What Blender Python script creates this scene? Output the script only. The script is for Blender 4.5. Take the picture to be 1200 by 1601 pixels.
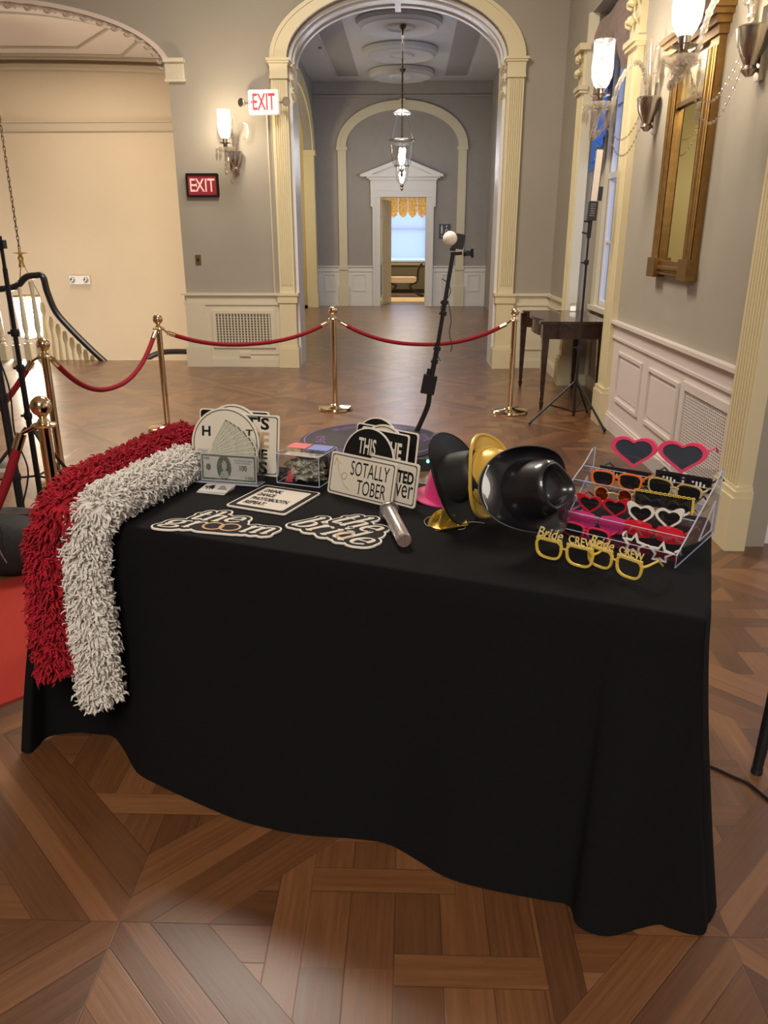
import bpy, math, random
import numpy as np
from mathutils import Vector, Matrix
random.seed(7)
PI = math.pi
S = bpy.context.scene
C = S.collection
for o in list(bpy.data.objects): bpy.data.objects.remove(o)

# ---------------------------------------------------------------- camera
FPX, VX, VY, CH = 1200.0, 638.0, 375.0, 1.6
TH = math.atan((800.5 - VY) / FPX)
PS = math.atan((VX - 600) * math.cos(TH) / FPX)
FW = Vector((-math.sin(PS) * math.cos(TH), math.cos(PS) * math.cos(TH), -math.sin(TH)))
RT = Vector((math.cos(PS), math.sin(PS), 0))
UP = RT.cross(FW)
CP = Vector((0, 0, CH))
cam = bpy.data.cameras.new('camera'); co = bpy.data.objects.new('camera', cam); C.objects.link(co)
cam.sensor_fit = 'HORIZONTAL'; cam.sensor_width = 36; cam.lens = 36 * FPX / 1200
cam.clip_start = .05; cam.clip_end = 200
m3 = Matrix((RT, UP, -FW)).transposed()
co.matrix_world = Matrix.Translation(CP) @ m3.to_4x4()
S.camera = co

def ray(x, y): return FW + RT * ((x - 600) / FPX) - UP * ((y - 800.5) / FPX)
def onz(x, y, z=0.0):
    d = ray(x, y); return CP + d * ((z - CH) / d.z)
def onx(x, y, X):
    d = ray(x, y); return CP + d * (X / d.x)
def ony(x, y, Y):
    d = ray(x, y); return CP + d * (Y / d.y)
def onp(x, y, P0, N):
    d = ray(x, y); return CP + d * ((P0 - CP).dot(N) / d.dot(N))

# ---------------------------------------------------------------- world, view
S.view_settings.view_transform = 'Standard'; S.view_settings.look = 'None'
S.view_settings.gamma = 1; S.view_settings.use_curve_mapping = False
S.view_settings.exposure = 0.58
S.cycles.transparent_max_bounces = 32
w = bpy.data.worlds.new('dusk'); S.world = w; w.use_nodes = True
w.node_tree.nodes['Background'].inputs[0].default_value = (.36, .52, 1, 1)
w.node_tree.nodes['Background'].inputs[1].default_value = 1.5

def lamp(name, kind, loc, power, col=(1, .8, .58), size=.1, rot=(0, 0, 0), size_y=None, spec=1):
    l = bpy.data.lights.new(name, kind); l.energy = power; l.color = col
    if kind == 'AREA':
        l.size = size
        if size_y: l.shape = 'RECTANGLE'; l.size_y = size_y
    else: l.shadow_soft_size = size
    l.specular_factor = spec
    o = bpy.data.objects.new(name, l); C.objects.link(o); o.location = loc; o.rotation_euler = rot
    return o
WARM = (1, .84, .62)
# two unseen fill lamps added for the room, then lights of the other spaces
lamp('room_fill_light', 'AREA', (-.6, -2.6, 4.2), 170, (1, .90, .78), 2.2, (math.radians(52), 0, 0))  # added lamp without a fixture, aimed at the table from behind the camera
lamp('entry_fill_light', 'AREA', (-1.2, 6.6, 5.3), 185, (1, .88, .76), 1.6)  # added overhead fill that brightens the middle of the room
lamp('landing_light', 'AREA', (-5.2, 11.9, 4.3), 52, (1, .86, .70), 1.2)
lamp('stair_light', 'POINT', (-4.6, 12.2, 2.9), 20, (1, .86, .62), .3)
lamp('hall_light', 'AREA', (-.2, 15.6, 4.85), 50, (1, .93, .86), 1.6)
lamp('far_room_light', 'AREA', (-.1, 23.5, 3.3), 90, (1, .82, .55), 1.5)
lamp('side_room_light', 'POINT', (-4.2, 17.4, 3), 90, (1, .82, .5), .3)
lamp('side_passage_light', 'POINT', (3.3, 3.0, 2.2), 18, (.6, .72, 1), .3)

# ---------------------------------------------------------------- materials
def new_mat(name):
    m = bpy.data.materials.new(name); m.use_nodes = True
    nt = m.node_tree; b = nt.nodes['Principled BSDF']; return m, nt, b
def mat(name, col, rough=.5, metal=0, bump=0, bscale=40, var=0, emis=None, es=0, alpha=1, trans=0, coat=0, sheen=0, ior=1.45, vscale=6):
    m, nt, b = new_mat(name)
    b.inputs['Base Color'].default_value = (*col, 1); b.inputs['Roughness'].default_value = rough
    b.inputs['Metallic'].default_value = metal; b.inputs['Alpha'].default_value = alpha
    b.inputs['Transmission Weight'].default_value = trans; b.inputs['IOR'].default_value = ior
    b.inputs['Coat Weight'].default_value = coat; b.inputs['Sheen Weight'].default_value = sheen
    if emis: b.inputs['Emission Color'].default_value = (*emis, 1); b.inputs['Emission Strength'].default_value = es
    tc = nt.nodes.new('ShaderNodeTexCoord')
    if bump:
        n = nt.nodes.new('ShaderNodeTexNoise'); n.inputs['Scale'].default_value = bscale; n.inputs['Detail'].default_value = 4
        nt.links.new(tc.outputs['Object'], n.inputs['Vector'])
        bp = nt.nodes.new('ShaderNodeBump'); bp.inputs['Strength'].default_value = bump; bp.inputs['Distance'].default_value = .01
        nt.links.new(n.outputs['Fac'], bp.inputs['Height']); nt.links.new(bp.outputs['Normal'], b.inputs['Normal'])
    if var:
        n = nt.nodes.new('ShaderNodeTexNoise'); n.inputs['Scale'].default_value = vscale; n.inputs['Detail'].default_value = 5
        nt.links.new(tc.outputs['Object'], n.inputs['Vector'])
        r = nt.nodes.new('ShaderNodeValToRGB')
        r.color_ramp.elements[0].position = .3; r.color_ramp.elements[1].position = .7
        r.color_ramp.elements[0].color = (*[c * (1 - var) for c in col], 1); r.color_ramp.elements[1].color = (*[min(1, c * (1 + var)) for c in col], 1)
        nt.links.new(n.outputs['Fac'], r.inputs['Fac']); nt.links.new(r.outputs['Color'], b.inputs['Base Color'])
    return m
def glass(name, col=(1, 1, 1), glossy=.12, rough=.03, tint=.95):
    m = bpy.data.materials.new(name); m.use_nodes = True; nt = m.node_tree; nt.nodes.clear()
    out = nt.nodes.new('ShaderNodeOutputMaterial'); mx = nt.nodes.new('ShaderNodeMixShader')
    t = nt.nodes.new('ShaderNodeBsdfTransparent'); g = nt.nodes.new('ShaderNodeBsdfGlossy')
    t.inputs[0].default_value = (*[c * tint for c in col], 1); g.inputs['Roughness'].default_value = rough
    fr = nt.nodes.new('ShaderNodeFresnel'); fr.inputs[0].default_value = 1.5
    ad = nt.nodes.new('ShaderNodeMath'); ad.operation = 'ADD'; ad.use_clamp = True; ad.inputs[1].default_value = glossy
    ge = nt.nodes.new('ShaderNodeNewGeometry'); iv = nt.nodes.new('ShaderNodeMath'); iv.operation = 'SUBTRACT'; iv.inputs[0].default_value = 1; nt.links.new(ge.outputs['Backfacing'], iv.inputs[1])
    mu = nt.nodes.new('ShaderNodeMath'); mu.operation = 'MULTIPLY'; nt.links.new(fr.outputs[0], mu.inputs[0]); nt.links.new(iv.outputs[0], mu.inputs[1])
    nt.links.new(mu.outputs[0], ad.inputs[0]); nt.links.new(ad.outputs[0], mx.inputs[0])
    nt.links.new(t.outputs[0], mx.inputs[1]); nt.links.new(g.outputs[0], mx.inputs[2]); nt.links.new(mx.outputs[0], out.inputs[0])
    return m
def glitter(name, col, scale=900, metal=.9):
    m, nt, b = new_mat(name)
    b.inputs['Metallic'].default_value = metal; b.inputs['Roughness'].default_value = .28
    tc = nt.nodes.new('ShaderNodeTexCoord'); v = nt.nodes.new('ShaderNodeTexVoronoi'); v.inputs['Scale'].default_value = scale
    nt.links.new(tc.outputs['Object'], v.inputs['Vector'])
    r = nt.nodes.new('ShaderNodeValToRGB'); r.color_ramp.elements[0].color = (*[c * .35 for c in col], 1); r.color_ramp.elements[1].color = (*[min(1, c * 1.5) for c in col], 1)
    sp = nt.nodes.new('ShaderNodeSeparateColor'); nt.links.new(v.outputs['Color'], sp.inputs[0])
    nt.links.new(sp.outputs[0], r.inputs[0]); nt.links.new(r.outputs[0], b.inputs['Base Color'])
    bp = nt.nodes.new('ShaderNodeBump'); bp.inputs['Strength'].default_value = .9; bp.inputs['Distance'].default_value = .004
    nt.links.new(sp.outputs[1], bp.inputs['Height']); nt.links.new(bp.outputs['Normal'], b.inputs['Normal'])
    return m

CREAM = mat('cream_trim_paint', (.66, .61, .46), .42)
CREAMY = mat('yellow_cream_trim_paint', (.68, .60, .38), .42)
GREY = mat('warm_grey_wall_paint', (.345, .312, .255), .8, var=.04, vscale=1.5)
GREYH = mat('hall_grey_wall_paint', (.33, .31, .295), .8, var=.03)
STAIRW = mat('stair_cream_wall_paint', (.58, .475, .345), .8, var=.03, vscale=.8)
STAIRT = mat('stair_tan_band_paint', (.50, .42, .31), .8)
STAIRC = mat('stair_ceiling_paint', (.70, .60, .52), .8)
CEIL = mat('hall_ceiling_paint', (.50, .50, .51), .7)
CEILD = mat('hall_ceiling_panel_paint', (.30, .29, .29), .8)
WHITE = mat('white_trim_paint', (.72, .71, .69), .4)
PINKW = mat('dado_paint', (.66, .60, .56), .45)
VENTD = mat('vent_shade_sheet', (.10, .09, .07), .8)  # flat dark sheets: the shade behind the vent grilles, put into the colour
BRASS = mat('polished_brass', (.80, .65, .42), .10, 1)
DBRASS = mat('aged_brass', (.40, .28, .13), .35, 1)
SILV = mat('aged_silver_metal', (.50, .45, .40), .25, 1)
BRONZE = mat('dark_bronze', (.10, .07, .045), .4, .8)
GILT = mat('gilt_wood', (.25, .14, .045), .34, .85, bump=.05, bscale=60, var=.15, vscale=25)
MIRR = mat('mirror_glass', (.62, .62, .50), .04, 1)
BLK = mat('matte_black_metal', (.012, .012, .014), .45)
BLKP = mat('black_plastic', (.015, .015, .018), .35)
DWOOD = mat('dark_mahogany', (.035, .016, .012), .22, coat=.5, var=.3, vscale=20)
RAILW = mat('dark_handrail_wood', (.02, .017, .018), .3)
VELVET = mat('red_velvet', (.23, .004, .014), .9, sheen=.0)
REDC = mat('red_carpet_pile', (.40, .030, .018), .95, bump=.5, bscale=300)
CLOTH = mat('black_tablecloth_fabric', (.0035, .0035, .0042), .9, bump=.15, bscale=700); CLOTH.node_tree.nodes['Principled BSDF'].inputs['Specular IOR Level'].default_value = .22
WHITEP = mat('white_foam_board', (.66, .61, .52), .5)
WHITEE = mat('white_board_edge', (.78, .74, .66), .5)
INK = mat('black_print', (.008, .008, .008), .7); INK.node_tree.nodes['Principled BSDF'].inputs['Specular IOR Level'].default_value = .2
TANINK = mat('tan_print', (.45, .32, .17), .5)
GOLDP = mat('rose_gold_print', (.55, .33, .17), .35, .5)
BILL = mat('bill_paper', (.64, .62, .52), .7)
BILLG = mat('bill_green_grey_print', (.13, .15, .11), .7, var=.5, vscale=160)
BILLM = mat('bill_mid_print', (.46, .45, .36), .7, var=.4, vscale=200)
ACR = glass('clear_acrylic', (.96, .97, 1), .05, .02, .97)
ACRE = mat('acrylic_edge', (.75, .80, 1.0), .15, 0, alpha=.55)
CRYS = glass('cut_crystal', (1, .97, .92), .22, .10, .95)
_nt = CRYS.node_tree; _o = [n for n in _nt.nodes if n.type == 'OUTPUT_MATERIAL'][0]; _m = [n for n in _nt.nodes if n.type == 'MIX_SHADER'][0]
_d = _nt.nodes.new('ShaderNodeBsdfTranslucent'); _d.inputs[0].default_value = (.95, .92, .86, 1); _dd = _nt.nodes.new('ShaderNodeBsdfDiffuse'); _dd.inputs[0].default_value = (.9, .88, .83, 1)
_x = _nt.nodes.new('ShaderNodeMixShader'); _nt.links.new(_d.outputs[0], _x.inputs[1]); _nt.links.new(_dd.outputs[0], _x.inputs[2])
_y = _nt.nodes.new('ShaderNodeMixShader'); _y.inputs[0].default_value = .10; _nt.links.new(_m.outputs[0], _y.inputs[1]); _nt.links.new(_x.outputs[0], _y.inputs[2]); _nt.links.new(_y.outputs[0], _o.inputs[0])
JARG = glass('clear_jar_glass', (1, 1, 1), .10, .03, .97)
WGLASS = glass('window_glass', (1, 1, 1), .02, .01, .97)
REDY = mat('red_yarn', (.36, .007, .020), .9, var=.35, vscale=40)
WHTY = mat('white_yarn', (.74, .71, .66), .9, var=.08, vscale=40)

# --- small node expression helper for the parquet
def parquet():
    m, nt, b = new_mat('parquet_oak')
    L = nt.links
    def mth(op, a, c=None, d=None):
        n = nt.nodes.new('ShaderNodeMath'); n.operation = op
        for i, v in enumerate((a, c, d)):
            if v is None: continue
            if isinstance(v, (int, float)): n.inputs[i].default_value = v
            else: L.new(v, n.inputs[i])
        return n.outputs[0]
    add = lambda a, c: mth('ADD', a, c); sub = lambda a, c: mth('SUBTRACT', a, c); mul = lambda a, c: mth('MULTIPLY', a, c)
    ab = lambda a: mth('ABSOLUTE', a); fl = lambda a: mth('FLOOR', a); lt = lambda a, c: mth('LESS_THAN', a, c)
    mn = lambda a, c: mth('MINIMUM', a, c); mxx = lambda a, c: mth('MAXIMUM', a, c)
    def sel(c, a, e): return add(mul(c, a), mul(sub(1.0, c), e))
    def wrap(a, per): return sub(a, mul(fl(add(mth('DIVIDE', a, per), .5)), per))
    tc = nt.nodes.new('ShaderNodeTexCoord'); sx = nt.nodes.new('ShaderNodeSeparateXYZ'); L.new(tc.outputs['Object'], sx.inputs[0])
    x = add(sx.outputs[0], .70); y = sub(sx.outputs[1], 1.44)
    p = add(x, y); q = sub(x, y)
    pw = wrap(p, 1.5); qw = wrap(q, 1.5); ap = ab(pw); aq = ab(qw)
    W, BW = .222, .148
    isP = mul(lt(ap, W), lt(ap, aq)); inb = lt(mn(ap, aq), W)
    # diagonal boards
    a1 = sel(isP, pw, qw); l1 = sel(isP, q, p)
    k1 = fl(mth('DIVIDE', add(a1, W), BW)); e1 = sub(BW / 2, ab(sub(add(a1, W), mul(add(k1, .5), BW))))
    seg1 = fl(mth('DIVIDE', l1, 1.5)); 
    # near the crossing the boards of the two directions meet in a mitre
    e1 = mn(mul(e1, .7), mul(ab(sub(ap, aq)), .7))
    id1 = add(add(mul(k1, 7.31), mul(seg1, 3.17)), add(mul(isP, 11.7), mul(fl(mth('DIVIDE', sel(isP, p, q), 1.5)), 5.9)))
    # diamonds between the diagonals
    p2 = wrap(sub(p, .75), 1.5); q2 = wrap(sub(q, .75), 1.5)
    xx = mul(add(p2, q2), .5); yy = mul(sub(p2, q2), .5)
    cid = add(mul(fl(mth('DIVIDE', p, 1.5)), 17.3), mul(fl(mth('DIVIDE', q, 1.5)), 29.1))
    ax, ay = ab(xx), ab(yy); mm = mxx(ax, ay); horiz = lt(ax, ay)
    # outer triangles
    al = sel(horiz, xx, yy); kt = fl(mth('DIVIDE', al, .105)); et = mn(sub(.0525, ab(sub(al, mul(add(kt, .5), .105)))), ab(sub(mm, .37)))
    idt = add(add(mul(kt, 3.7), mul(horiz, 9.1)), mul(mth('SIGN', sel(horiz, yy, xx)), 2.3))
    # ring
    er = mn(mn(ab(sub(mm, .37)), ab(sub(mm, .285))), ab(sub(ax, ay)))
    idr = add(mul(horiz, 5.3), mul(mth('SIGN', sel(horiz, yy, xx)), 7.7))
    # middle block: one cross board, upright boards above and below
    m1 = mul(lt(ab(add(yy, .112)), .042), lt(-.067, xx)); m2 = mul(lt(ab(sub(yy, .150)), .040), lt(xx, .09)); mid = mxx(m1, m2)
    kb = fl(mth('DIVIDE', add(xx, .295), .114)); zone = add(lt(-.112, yy), lt(.150, yy))
    edge_h = mn(add(ab(sub(ab(add(yy, .112)), .042)), lt(xx, -.067)), add(ab(sub(ab(sub(yy, .150)), .040)), lt(.09, xx)))
    eb = mn(sub(.057, ab(sub(add(xx, .295), mul(add(kb, .5), .114)))), edge_h)
    em = mn(edge_h, add(mul(m1, ab(add(xx, .067))), add(mul(m2, ab(sub(xx, .09))), lt(mid, .5))))
    idb = add(add(mul(kb, 4.1), mul(zone, 6.1)), 40.0)
    ei = sel(mid, em, eb); idi = sel(mid, add(77.7, mul(m1, 3.3)), idb)
    inr = lt(mm, .285); ins = lt(mm, .37)
    e2 = sel(inr, ei, sel(ins, er, et)); id2 = add(cid, sel(inr, idi, sel(ins, idr, idt)))
    e = sel(inb, e1, e2); idv = sel(inb, id1, id2)
    # grain direction
    dirh_in = sel(inr, mid, sel(ins, horiz, sub(1.0, horiz)))
    gl = sel(inb, mul(l1, .7), sel(dirh_in, x, y)); gc = sel(inb, a1, sel(dirh_in, y, x))
    wn = nt.nodes.new('ShaderNodeTexWhiteNoise'); wn.noise_dimensions = '1D'; L.new(idv, wn.inputs['W'])
    cb = nt.nodes.new('ShaderNodeCombineXYZ'); L.new(mul(gl, 3.0), cb.inputs[0]); L.new(mul(gc, 60.0), cb.inputs[1]); L.new(mul(wn.outputs['Value'], 50.0), cb.inputs[2])
    gn = nt.nodes.new('ShaderNodeTexNoise'); gn.inputs['Scale'].default_value = 1.2; gn.inputs['Detail'].default_value = 6; gn.inputs['Roughness'].default_value = .65; L.new(cb.outputs[0], gn.inputs['Vector'])
    big = nt.nodes.new('ShaderNodeTexNoise'); big.inputs['Scale'].default_value = 1.6; big.inputs['Detail'].default_value = 3; L.new(tc.outputs['Object'], big.inputs['Vector'])
    f = add(add(mul(wn.outputs['Value'], .58), mul(gn.outputs['Fac'], .70)), sub(mul(big.outputs['Fac'], .40), .12))
    r = nt.nodes.new('ShaderNodeValToRGB'); L.new(mul(f, .72), r.inputs[0])
    cr = r.color_ramp; cr.elements[0].position = .2; cr.elements[0].color = (.066, .027, .011, 1); cr.elements[1].position = .85; cr.elements[1].color = (.27, .122, .048, 1)
    n = cr.elements.new(.5); n.color = (.145, .058, .021, 1)
    gap = nt.nodes.new('ShaderNodeMapRange'); L.new(e, gap.inputs[0]); gap.inputs[1].default_value = 0; gap.inputs[2].default_value = .0022; gap.inputs[3].default_value = .45; gap.inputs[4].default_value = 1
    mixc = nt.nodes.new('ShaderNodeMix'); mixc.data_type = 'RGBA'; mixc.blend_type = 'MULTIPLY'; mixc.inputs[0].default_value = 1
    L.new(r.outputs[0], mixc.inputs[6]); L.new(gap.outputs[0], mixc.inputs[7]); L.new(mixc.outputs[2], b.inputs['Base Color'])
    rn = nt.nodes.new('ShaderNodeMapRange'); L.new(gn.outputs['Fac'], rn.inputs[0]); rn.inputs[3].default_value = .26; rn.inputs[4].default_value = .46; b.inputs['Coat Weight'].default_value = .55; b.inputs['Coat Roughness'].default_value = .30
    L.new(rn.outputs[0], b.inputs['Roughness'])
    bp = nt.nodes.new('ShaderNodeBump'); bp.inputs['Strength'].default_value = .25; bp.inputs['Distance'].default_value = .004
    L.new(add(mul(gn.outputs['Fac'], .35), gap.outputs[0]), bp.inputs['Height']); L.new(bp.outputs[0], b.inputs['Normal'])
    return m
PARQ = parquet()

# ---------------------------------------------------------------- mesh helpers
def V(*a): return Vector(a)
JR = random.Random(11)
class MB:
    def __init__(s): s.v = []; s.f = []
    def add(s, vs, fs, M=None):
        k = len(s.v)
        s.v += [tuple(M @ Vector(v)) if M else tuple(v) for v in vs]; s.f += [tuple(i + k for i in f) for f in fs]; return s
    def box(s, a, b, M=None, bev=0):
        x0, y0, z0 = [min(a[i], b[i]) for i in range(3)]; x1, y1, z1 = [max(a[i], b[i]) for i in range(3)]
        if min(x1 - x0, y1 - y0, z1 - z0) > .009:      # hair-thin differences so that no two faces coincide
            j = [JR.uniform(0, .0007) for _ in range(6)]; x0 -= j[0]; y0 -= j[1]; x1 += j[3]; y1 += j[4]
            if z0 > .0005: z0 -= j[2]
            if abs(z1) > .0005: z1 += j[5]
        vs = [(x0,y0,z0),(x1,y0,z0),(x1,y1,z0),(x0,y1,z0),(x0,y0,z1),(x1,y0,z1),(x1,y1,z1),(x0,y1,z1)]
        return s.add(vs, [(0,3,2,1),(4,5,6,7),(0,1,5,4),(1,2,6,5),(2,3,7,6),(3,0,4,7)], M)
    def tube(s, pts, r, n=10, closed=False, M=None, cap=True, flat=1.0):
        pts = [Vector(p) for p in pts]; N = len(pts)
        rs = r if isinstance(r, (list, tuple)) else [r] * N
        vs = []; fs = []; up = None
        for i, p in enumerate(pts):
            if closed: t = pts[(i + 1) % N] - pts[i - 1]
            else: t = pts[min(i + 1, N - 1)] - pts[max(i - 1, 0)]
            if t.length < 1e-9: t = Vector((0, 0, 1))
            t.normalize()
            if up is None:
                up = Vector((0, 0, 1)) if abs(t.z) < .9 else Vector((1, 0, 0))
            u = (up - t * up.dot(t))
            if u.length < 1e-6: u = t.orthogonal()
            u.normalize(); up = u; w_ = t.cross(u)
            for k in range(n):
                a = 2 * PI * k / n
                vs.append(p + (u * math.cos(a) * flat + w_ * math.sin(a)) * rs[i])
        for i in range(N if closed else N - 1):
            j = (i + 1) % N
            for k in range(n):
                l = (k + 1) % n
                fs.append((i * n + k, i * n + l, j * n + l, j * n + k))
        if cap and not closed:
            fs.append(tuple(range(n - 1, -1, -1))); fs.append(tuple((N - 1) * n + k for k in range(n)))
        return s.add(vs, fs, M)
    def lathe(s, prof, n=28, M=None, c=(0, 0, 0), sx=1, sy=1):
        vs = []; fs = []
        for r, z in prof:
            for k in range(n):
                a = 2 * PI * k / n; vs.append((c[0] + r * math.cos(a) * sx, c[1] + r * math.sin(a) * sy, c[2] + z))
        for i in range(len(prof) - 1):
            for k in range(n):
                l = (k + 1) % n; fs.append((i * n + k, i * n + l, (i + 1) * n + l, (i + 1) * n + k))
        if prof[0][0] > 1e-6: fs.append(tuple(range(n - 1, -1, -1)))
        if prof[-1][0] > 1e-6: fs.append(tuple((len(prof) - 1) * n + k for k in range(n)))
        return s.add(vs, fs, M)
    def prism(s, pts, z0, z1, M=None):
        n = len(pts); ar = sum(pts[i][0] * pts[(i + 1) % n][1] - pts[(i + 1) % n][0] * pts[i][1] for i in range(n))
        if ar < 0: pts = pts[::-1]
        vs = [(x, y, z0) for x, y in pts] + [(x, y, z1) for x, y in pts]
        fs = [tuple(range(n - 1, -1, -1)), tuple(range(n, 2 * n))] + [(i, (i + 1) % n, n + (i + 1) % n, n + i) for i in range(n)]
        return s.add(vs, fs, M)
    def ring(s, outer, inner, z0, z1, M=None):
        n = len(outer)
        vs = [(x, y, z0) for x, y in outer] + [(x, y, z0) for x, y in inner] + [(x, y, z1) for x, y in outer] + [(x, y, z1) for x, y in inner]
        fs = []
        for i in range(n):
            j = (i + 1) % n
            fs += [(i, i + n, j + n, j), (2*n+i, 2*n+j, 3*n+j, 3*n+i), (i, j, 2*n+j, 2*n+i), (n+j, n+i, 3*n+i, 3*n+j)]
        return s.add(vs, fs, M)
    def sphere(s, c, r, n=16, M=None, sz=1):
        prof = [(max(1e-7, r * math.sin(PI * i / n)), -r * sz * math.cos(PI * i / n)) for i in range(n + 1)]
        return s.lathe(prof, n * 2, M, c)
    def text(s, txt, x0, y0, w_, h_, z0=0, z1=.0006, M=None, bold=0, shear=0, align=None):
        cu = bpy.data.curves.new('t', 'FONT'); cu.body = txt; cu.size = 1; cu.offset = bold; cu.shear = shear; cu.resolution_u = 3
        ob = bpy.data.objects.new('t', cu); me = bpy.data.meshes.new_from_object(ob)
        vs = [v.co.copy() for v in me.vertices]; fs = [tuple(p.vertices) for p in me.polygons]
        bpy.data.objects.remove(ob); bpy.data.curves.remove(cu); bpy.data.meshes.remove(me)
        if not vs: return s
        ax = min(v.x for v in vs); bx = max(v.x for v in vs); ay = min(v.y for v in vs); by = max(v.y for v in vs)
        sx = w_ / (bx - ax) if w_ else None; sy = h_ / (by - ay)
        if sx is None: sx = sy
        n = len(vs)
        out = [(x0 + (v.x - ax) * sx, y0 + (v.y - ay) * sy, z1) for v in vs]
        return s.add(out, fs, M)
    def build(s, name, material, parent=None, world=False, smooth=True, angle=35):
        vs = s.v
        if parent is not None and world:
            r = parent
            while r.parent: r = r.parent
            inv = r.matrix_basis.inverted(); vs = [tuple(inv @ Vector(v)) for v in vs]
        me = bpy.data.meshes.new(name); me.from_pydata(vs, [], s.f); me.update()
        if smooth:
            me.polygons.foreach_set('use_smooth', [True] * len(me.polygons))
            try: me.set_sharp_from_angle(angle=math.radians(angle))
            except Exception: pass
        for mm in (material if isinstance(material, (list, tuple)) else [material]): me.materials.append(mm)
        o = bpy.data.objects.new(name, me); C.objects.link(o)
        if parent is not None: o.parent = parent
        return o
def thing(name, label, cat, loc=(0, 0, 0), rotz=0, group=None, M=None):
    o = bpy.data.objects.new(name, None); C.objects.link(o); o.empty_display_size = .1
    if M is not None: o.matrix_basis = M
    else: o.location = loc; o.rotation_euler = (0, 0, rotz); o.matrix_basis = Matrix.Translation(Vector(loc)) @ Matrix.Rotation(rotz, 4, 'Z')
    return tag(o, label, cat, group)
def tag(o, label, cat, group=None, kind=None):
    o['label'] = label; o['category'] = cat
    if group: o['group'] = group
    if kind: o['kind'] = kind
    return o
def struct(name, mb, material, label=None, smooth=True):
    o = mb.build(name, material, smooth=smooth); o['kind'] = 'structure'
    o['label'] = label or name.replace('_', ' '); o['category'] = 'structure'
    return o
def dup(root, M, label=None, group=None):
    r = root.copy(); C.objects.link(r); r.matrix_basis = M
    if label: r['label'] = label
    if group: r['group'] = group
    for ch in list(root.children):
        c = ch.copy(); C.objects.link(c); c.parent = r
        for g in ch.children:
            d = g.copy(); C.objects.link(d); d.parent = c
    return r
def frame(o, x, y):
    """matrix: origin o, x axis x, y axis near y, z = x cross y"""
    x = Vector(x).normalized(); z = x.cross(Vector(y)).normalized(); y = z.cross(x)
    m = Matrix((x, y, z)).transposed().to_4x4(); m.translation = o; return m
def smoothpts(pts, n=8):
    """Catmull-Rom"""
    pts = [Vector(p) for p in pts]; out = []
    for i in range(len(pts) - 1):
        p0 = pts[max(i - 1, 0)]; p1 = pts[i]; p2 = pts[i + 1]; p3 = pts[min(i + 2, len(pts) - 1)]
        for k in range(n):
            t = k / n
            out.append(.5 * ((2 * p1) + (p2 - p0) * t + (2 * p0 - 5 * p1 + 4 * p2 - p3) * t * t + (3 * p1 - p0 - 3 * p2 + p3) * t ** 3))
    out.append(pts[-1]); return out
def rrect(w_, h_, r, n=5, x0=0, y0=0):
    pts = []
    for cx, cy, a0 in ((w_ - r, r, -90), (w_ - r, h_ - r, 0), (r, h_ - r, 90), (r, r, 180)):
        for k in range(n + 1):
            a = math.radians(a0 + 90 * k / n); pts.append((x0 + cx + r * math.cos(a), y0 + cy + r * math.sin(a)))
    return pts
def circ(r, n=40, cx=0, cy=0): return [(cx + r * math.cos(2 * PI * k / n), cy + r * math.sin(2 * PI * k / n)) for k in range(n)]
def inset(pts, d):
    cx = (min(p[0] for p in pts) + max(p[0] for p in pts)) / 2; cy = (min(p[1] for p in pts) + max(p[1] for p in pts)) / 2
    w_ = (max(p[0] for p in pts) - min(p[0] for p in pts)) / 2; h_ = (max(p[1] for p in pts) - min(p[1] for p in pts)) / 2
    return [(cx + (p[0] - cx) * (w_ - d) / w_, cy + (p[1] - cy) * (h_ - d) / h_) for p in pts]

# ================================================================= STRUCTURE
AY, AB = 10.3, 10.9        # arch wall front and back
RX = 1.83                  # right wall
FY = 20.4                  # far wall of the hall
HL, HR, HC = -2.3, 1.95, 5.15
m = MB()
m.box((-9, -4, -.1), (4.6, 10.82, 0)); m.box((-2.9, 10.82, -.1), (2.6, FY + .2, 0))
struct('floor', m, PARQ, 'brown patterned wooden parquet floor')
m = MB(); m.box((-2.2, FY + .2, -.1), (2.2, 26.2, 0)); struct('floor_far_room', m, mat('far_floor', (.16, .11, .07), .4), 'floor of the room beyond the far door')
m = MB(); m.box((-9, -4, 5.6), (4.6, AB, 5.75)); struct('ceiling', m, STAIRC, 'room ceiling')

def arch_wall(mb, x0, x1, zt, y0, y1, arches):
    """wall from x0 to x1 with arched openings (cx, half width, spring z, rise)"""
    edges = [x0]
    for cx, a, zs, b in arches:
        edges += [cx + a * math.cos(PI * (1 - k / 36)) for k in range(37)]
    edges.append(x1)
    def low(x, side):
        for cx, a, zs, b in arches:
            if cx - a - 1e-6 <= x <= cx + a + 1e-6: return zs + b * math.sqrt(max(0, 1 - ((x - cx) / a) ** 2))
        return 0
    for i in range(len(edges) - 1):
        xa, xb = edges[i], edges[i + 1]
        if xb - xa < 1e-6: continue
        mid = (xa + xb) / 2; ina = any(abs(mid - cx) < a for cx, a, zs, b in arches)
        za, zb = (low(xa, 1), low(xb, 0)) if ina else (0, 0)
        mb.add([(xa,y0,za),(xb,y0,zb),(xb,y0,zt),(xa,y0,zt),(xa,y1,za),(xb,y1,zb),(xb,y1,zt),(xa,y1,zt)],
               [(0,1,2,3),(7,6,5,4),(0,4,5,1)] + ([(0,3,7,4)] if True else []) + [(1,5,6,2)])
    return mb
ACX, AA, AZ, AR = -.153, 1.303, 3.6, .71
BCX, BA, BZ, BR_ = -5.30, 2.415, 3.50, .75
m = MB(); arch_wall(m, -9, 2.6, 5.6, AY, AB, [(BCX, BA, BZ, BR_), (ACX, AA, AZ, AR)])
struct('wall_arch', m, GREY, 'grey wall with the two arches', smooth=False)

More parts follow.
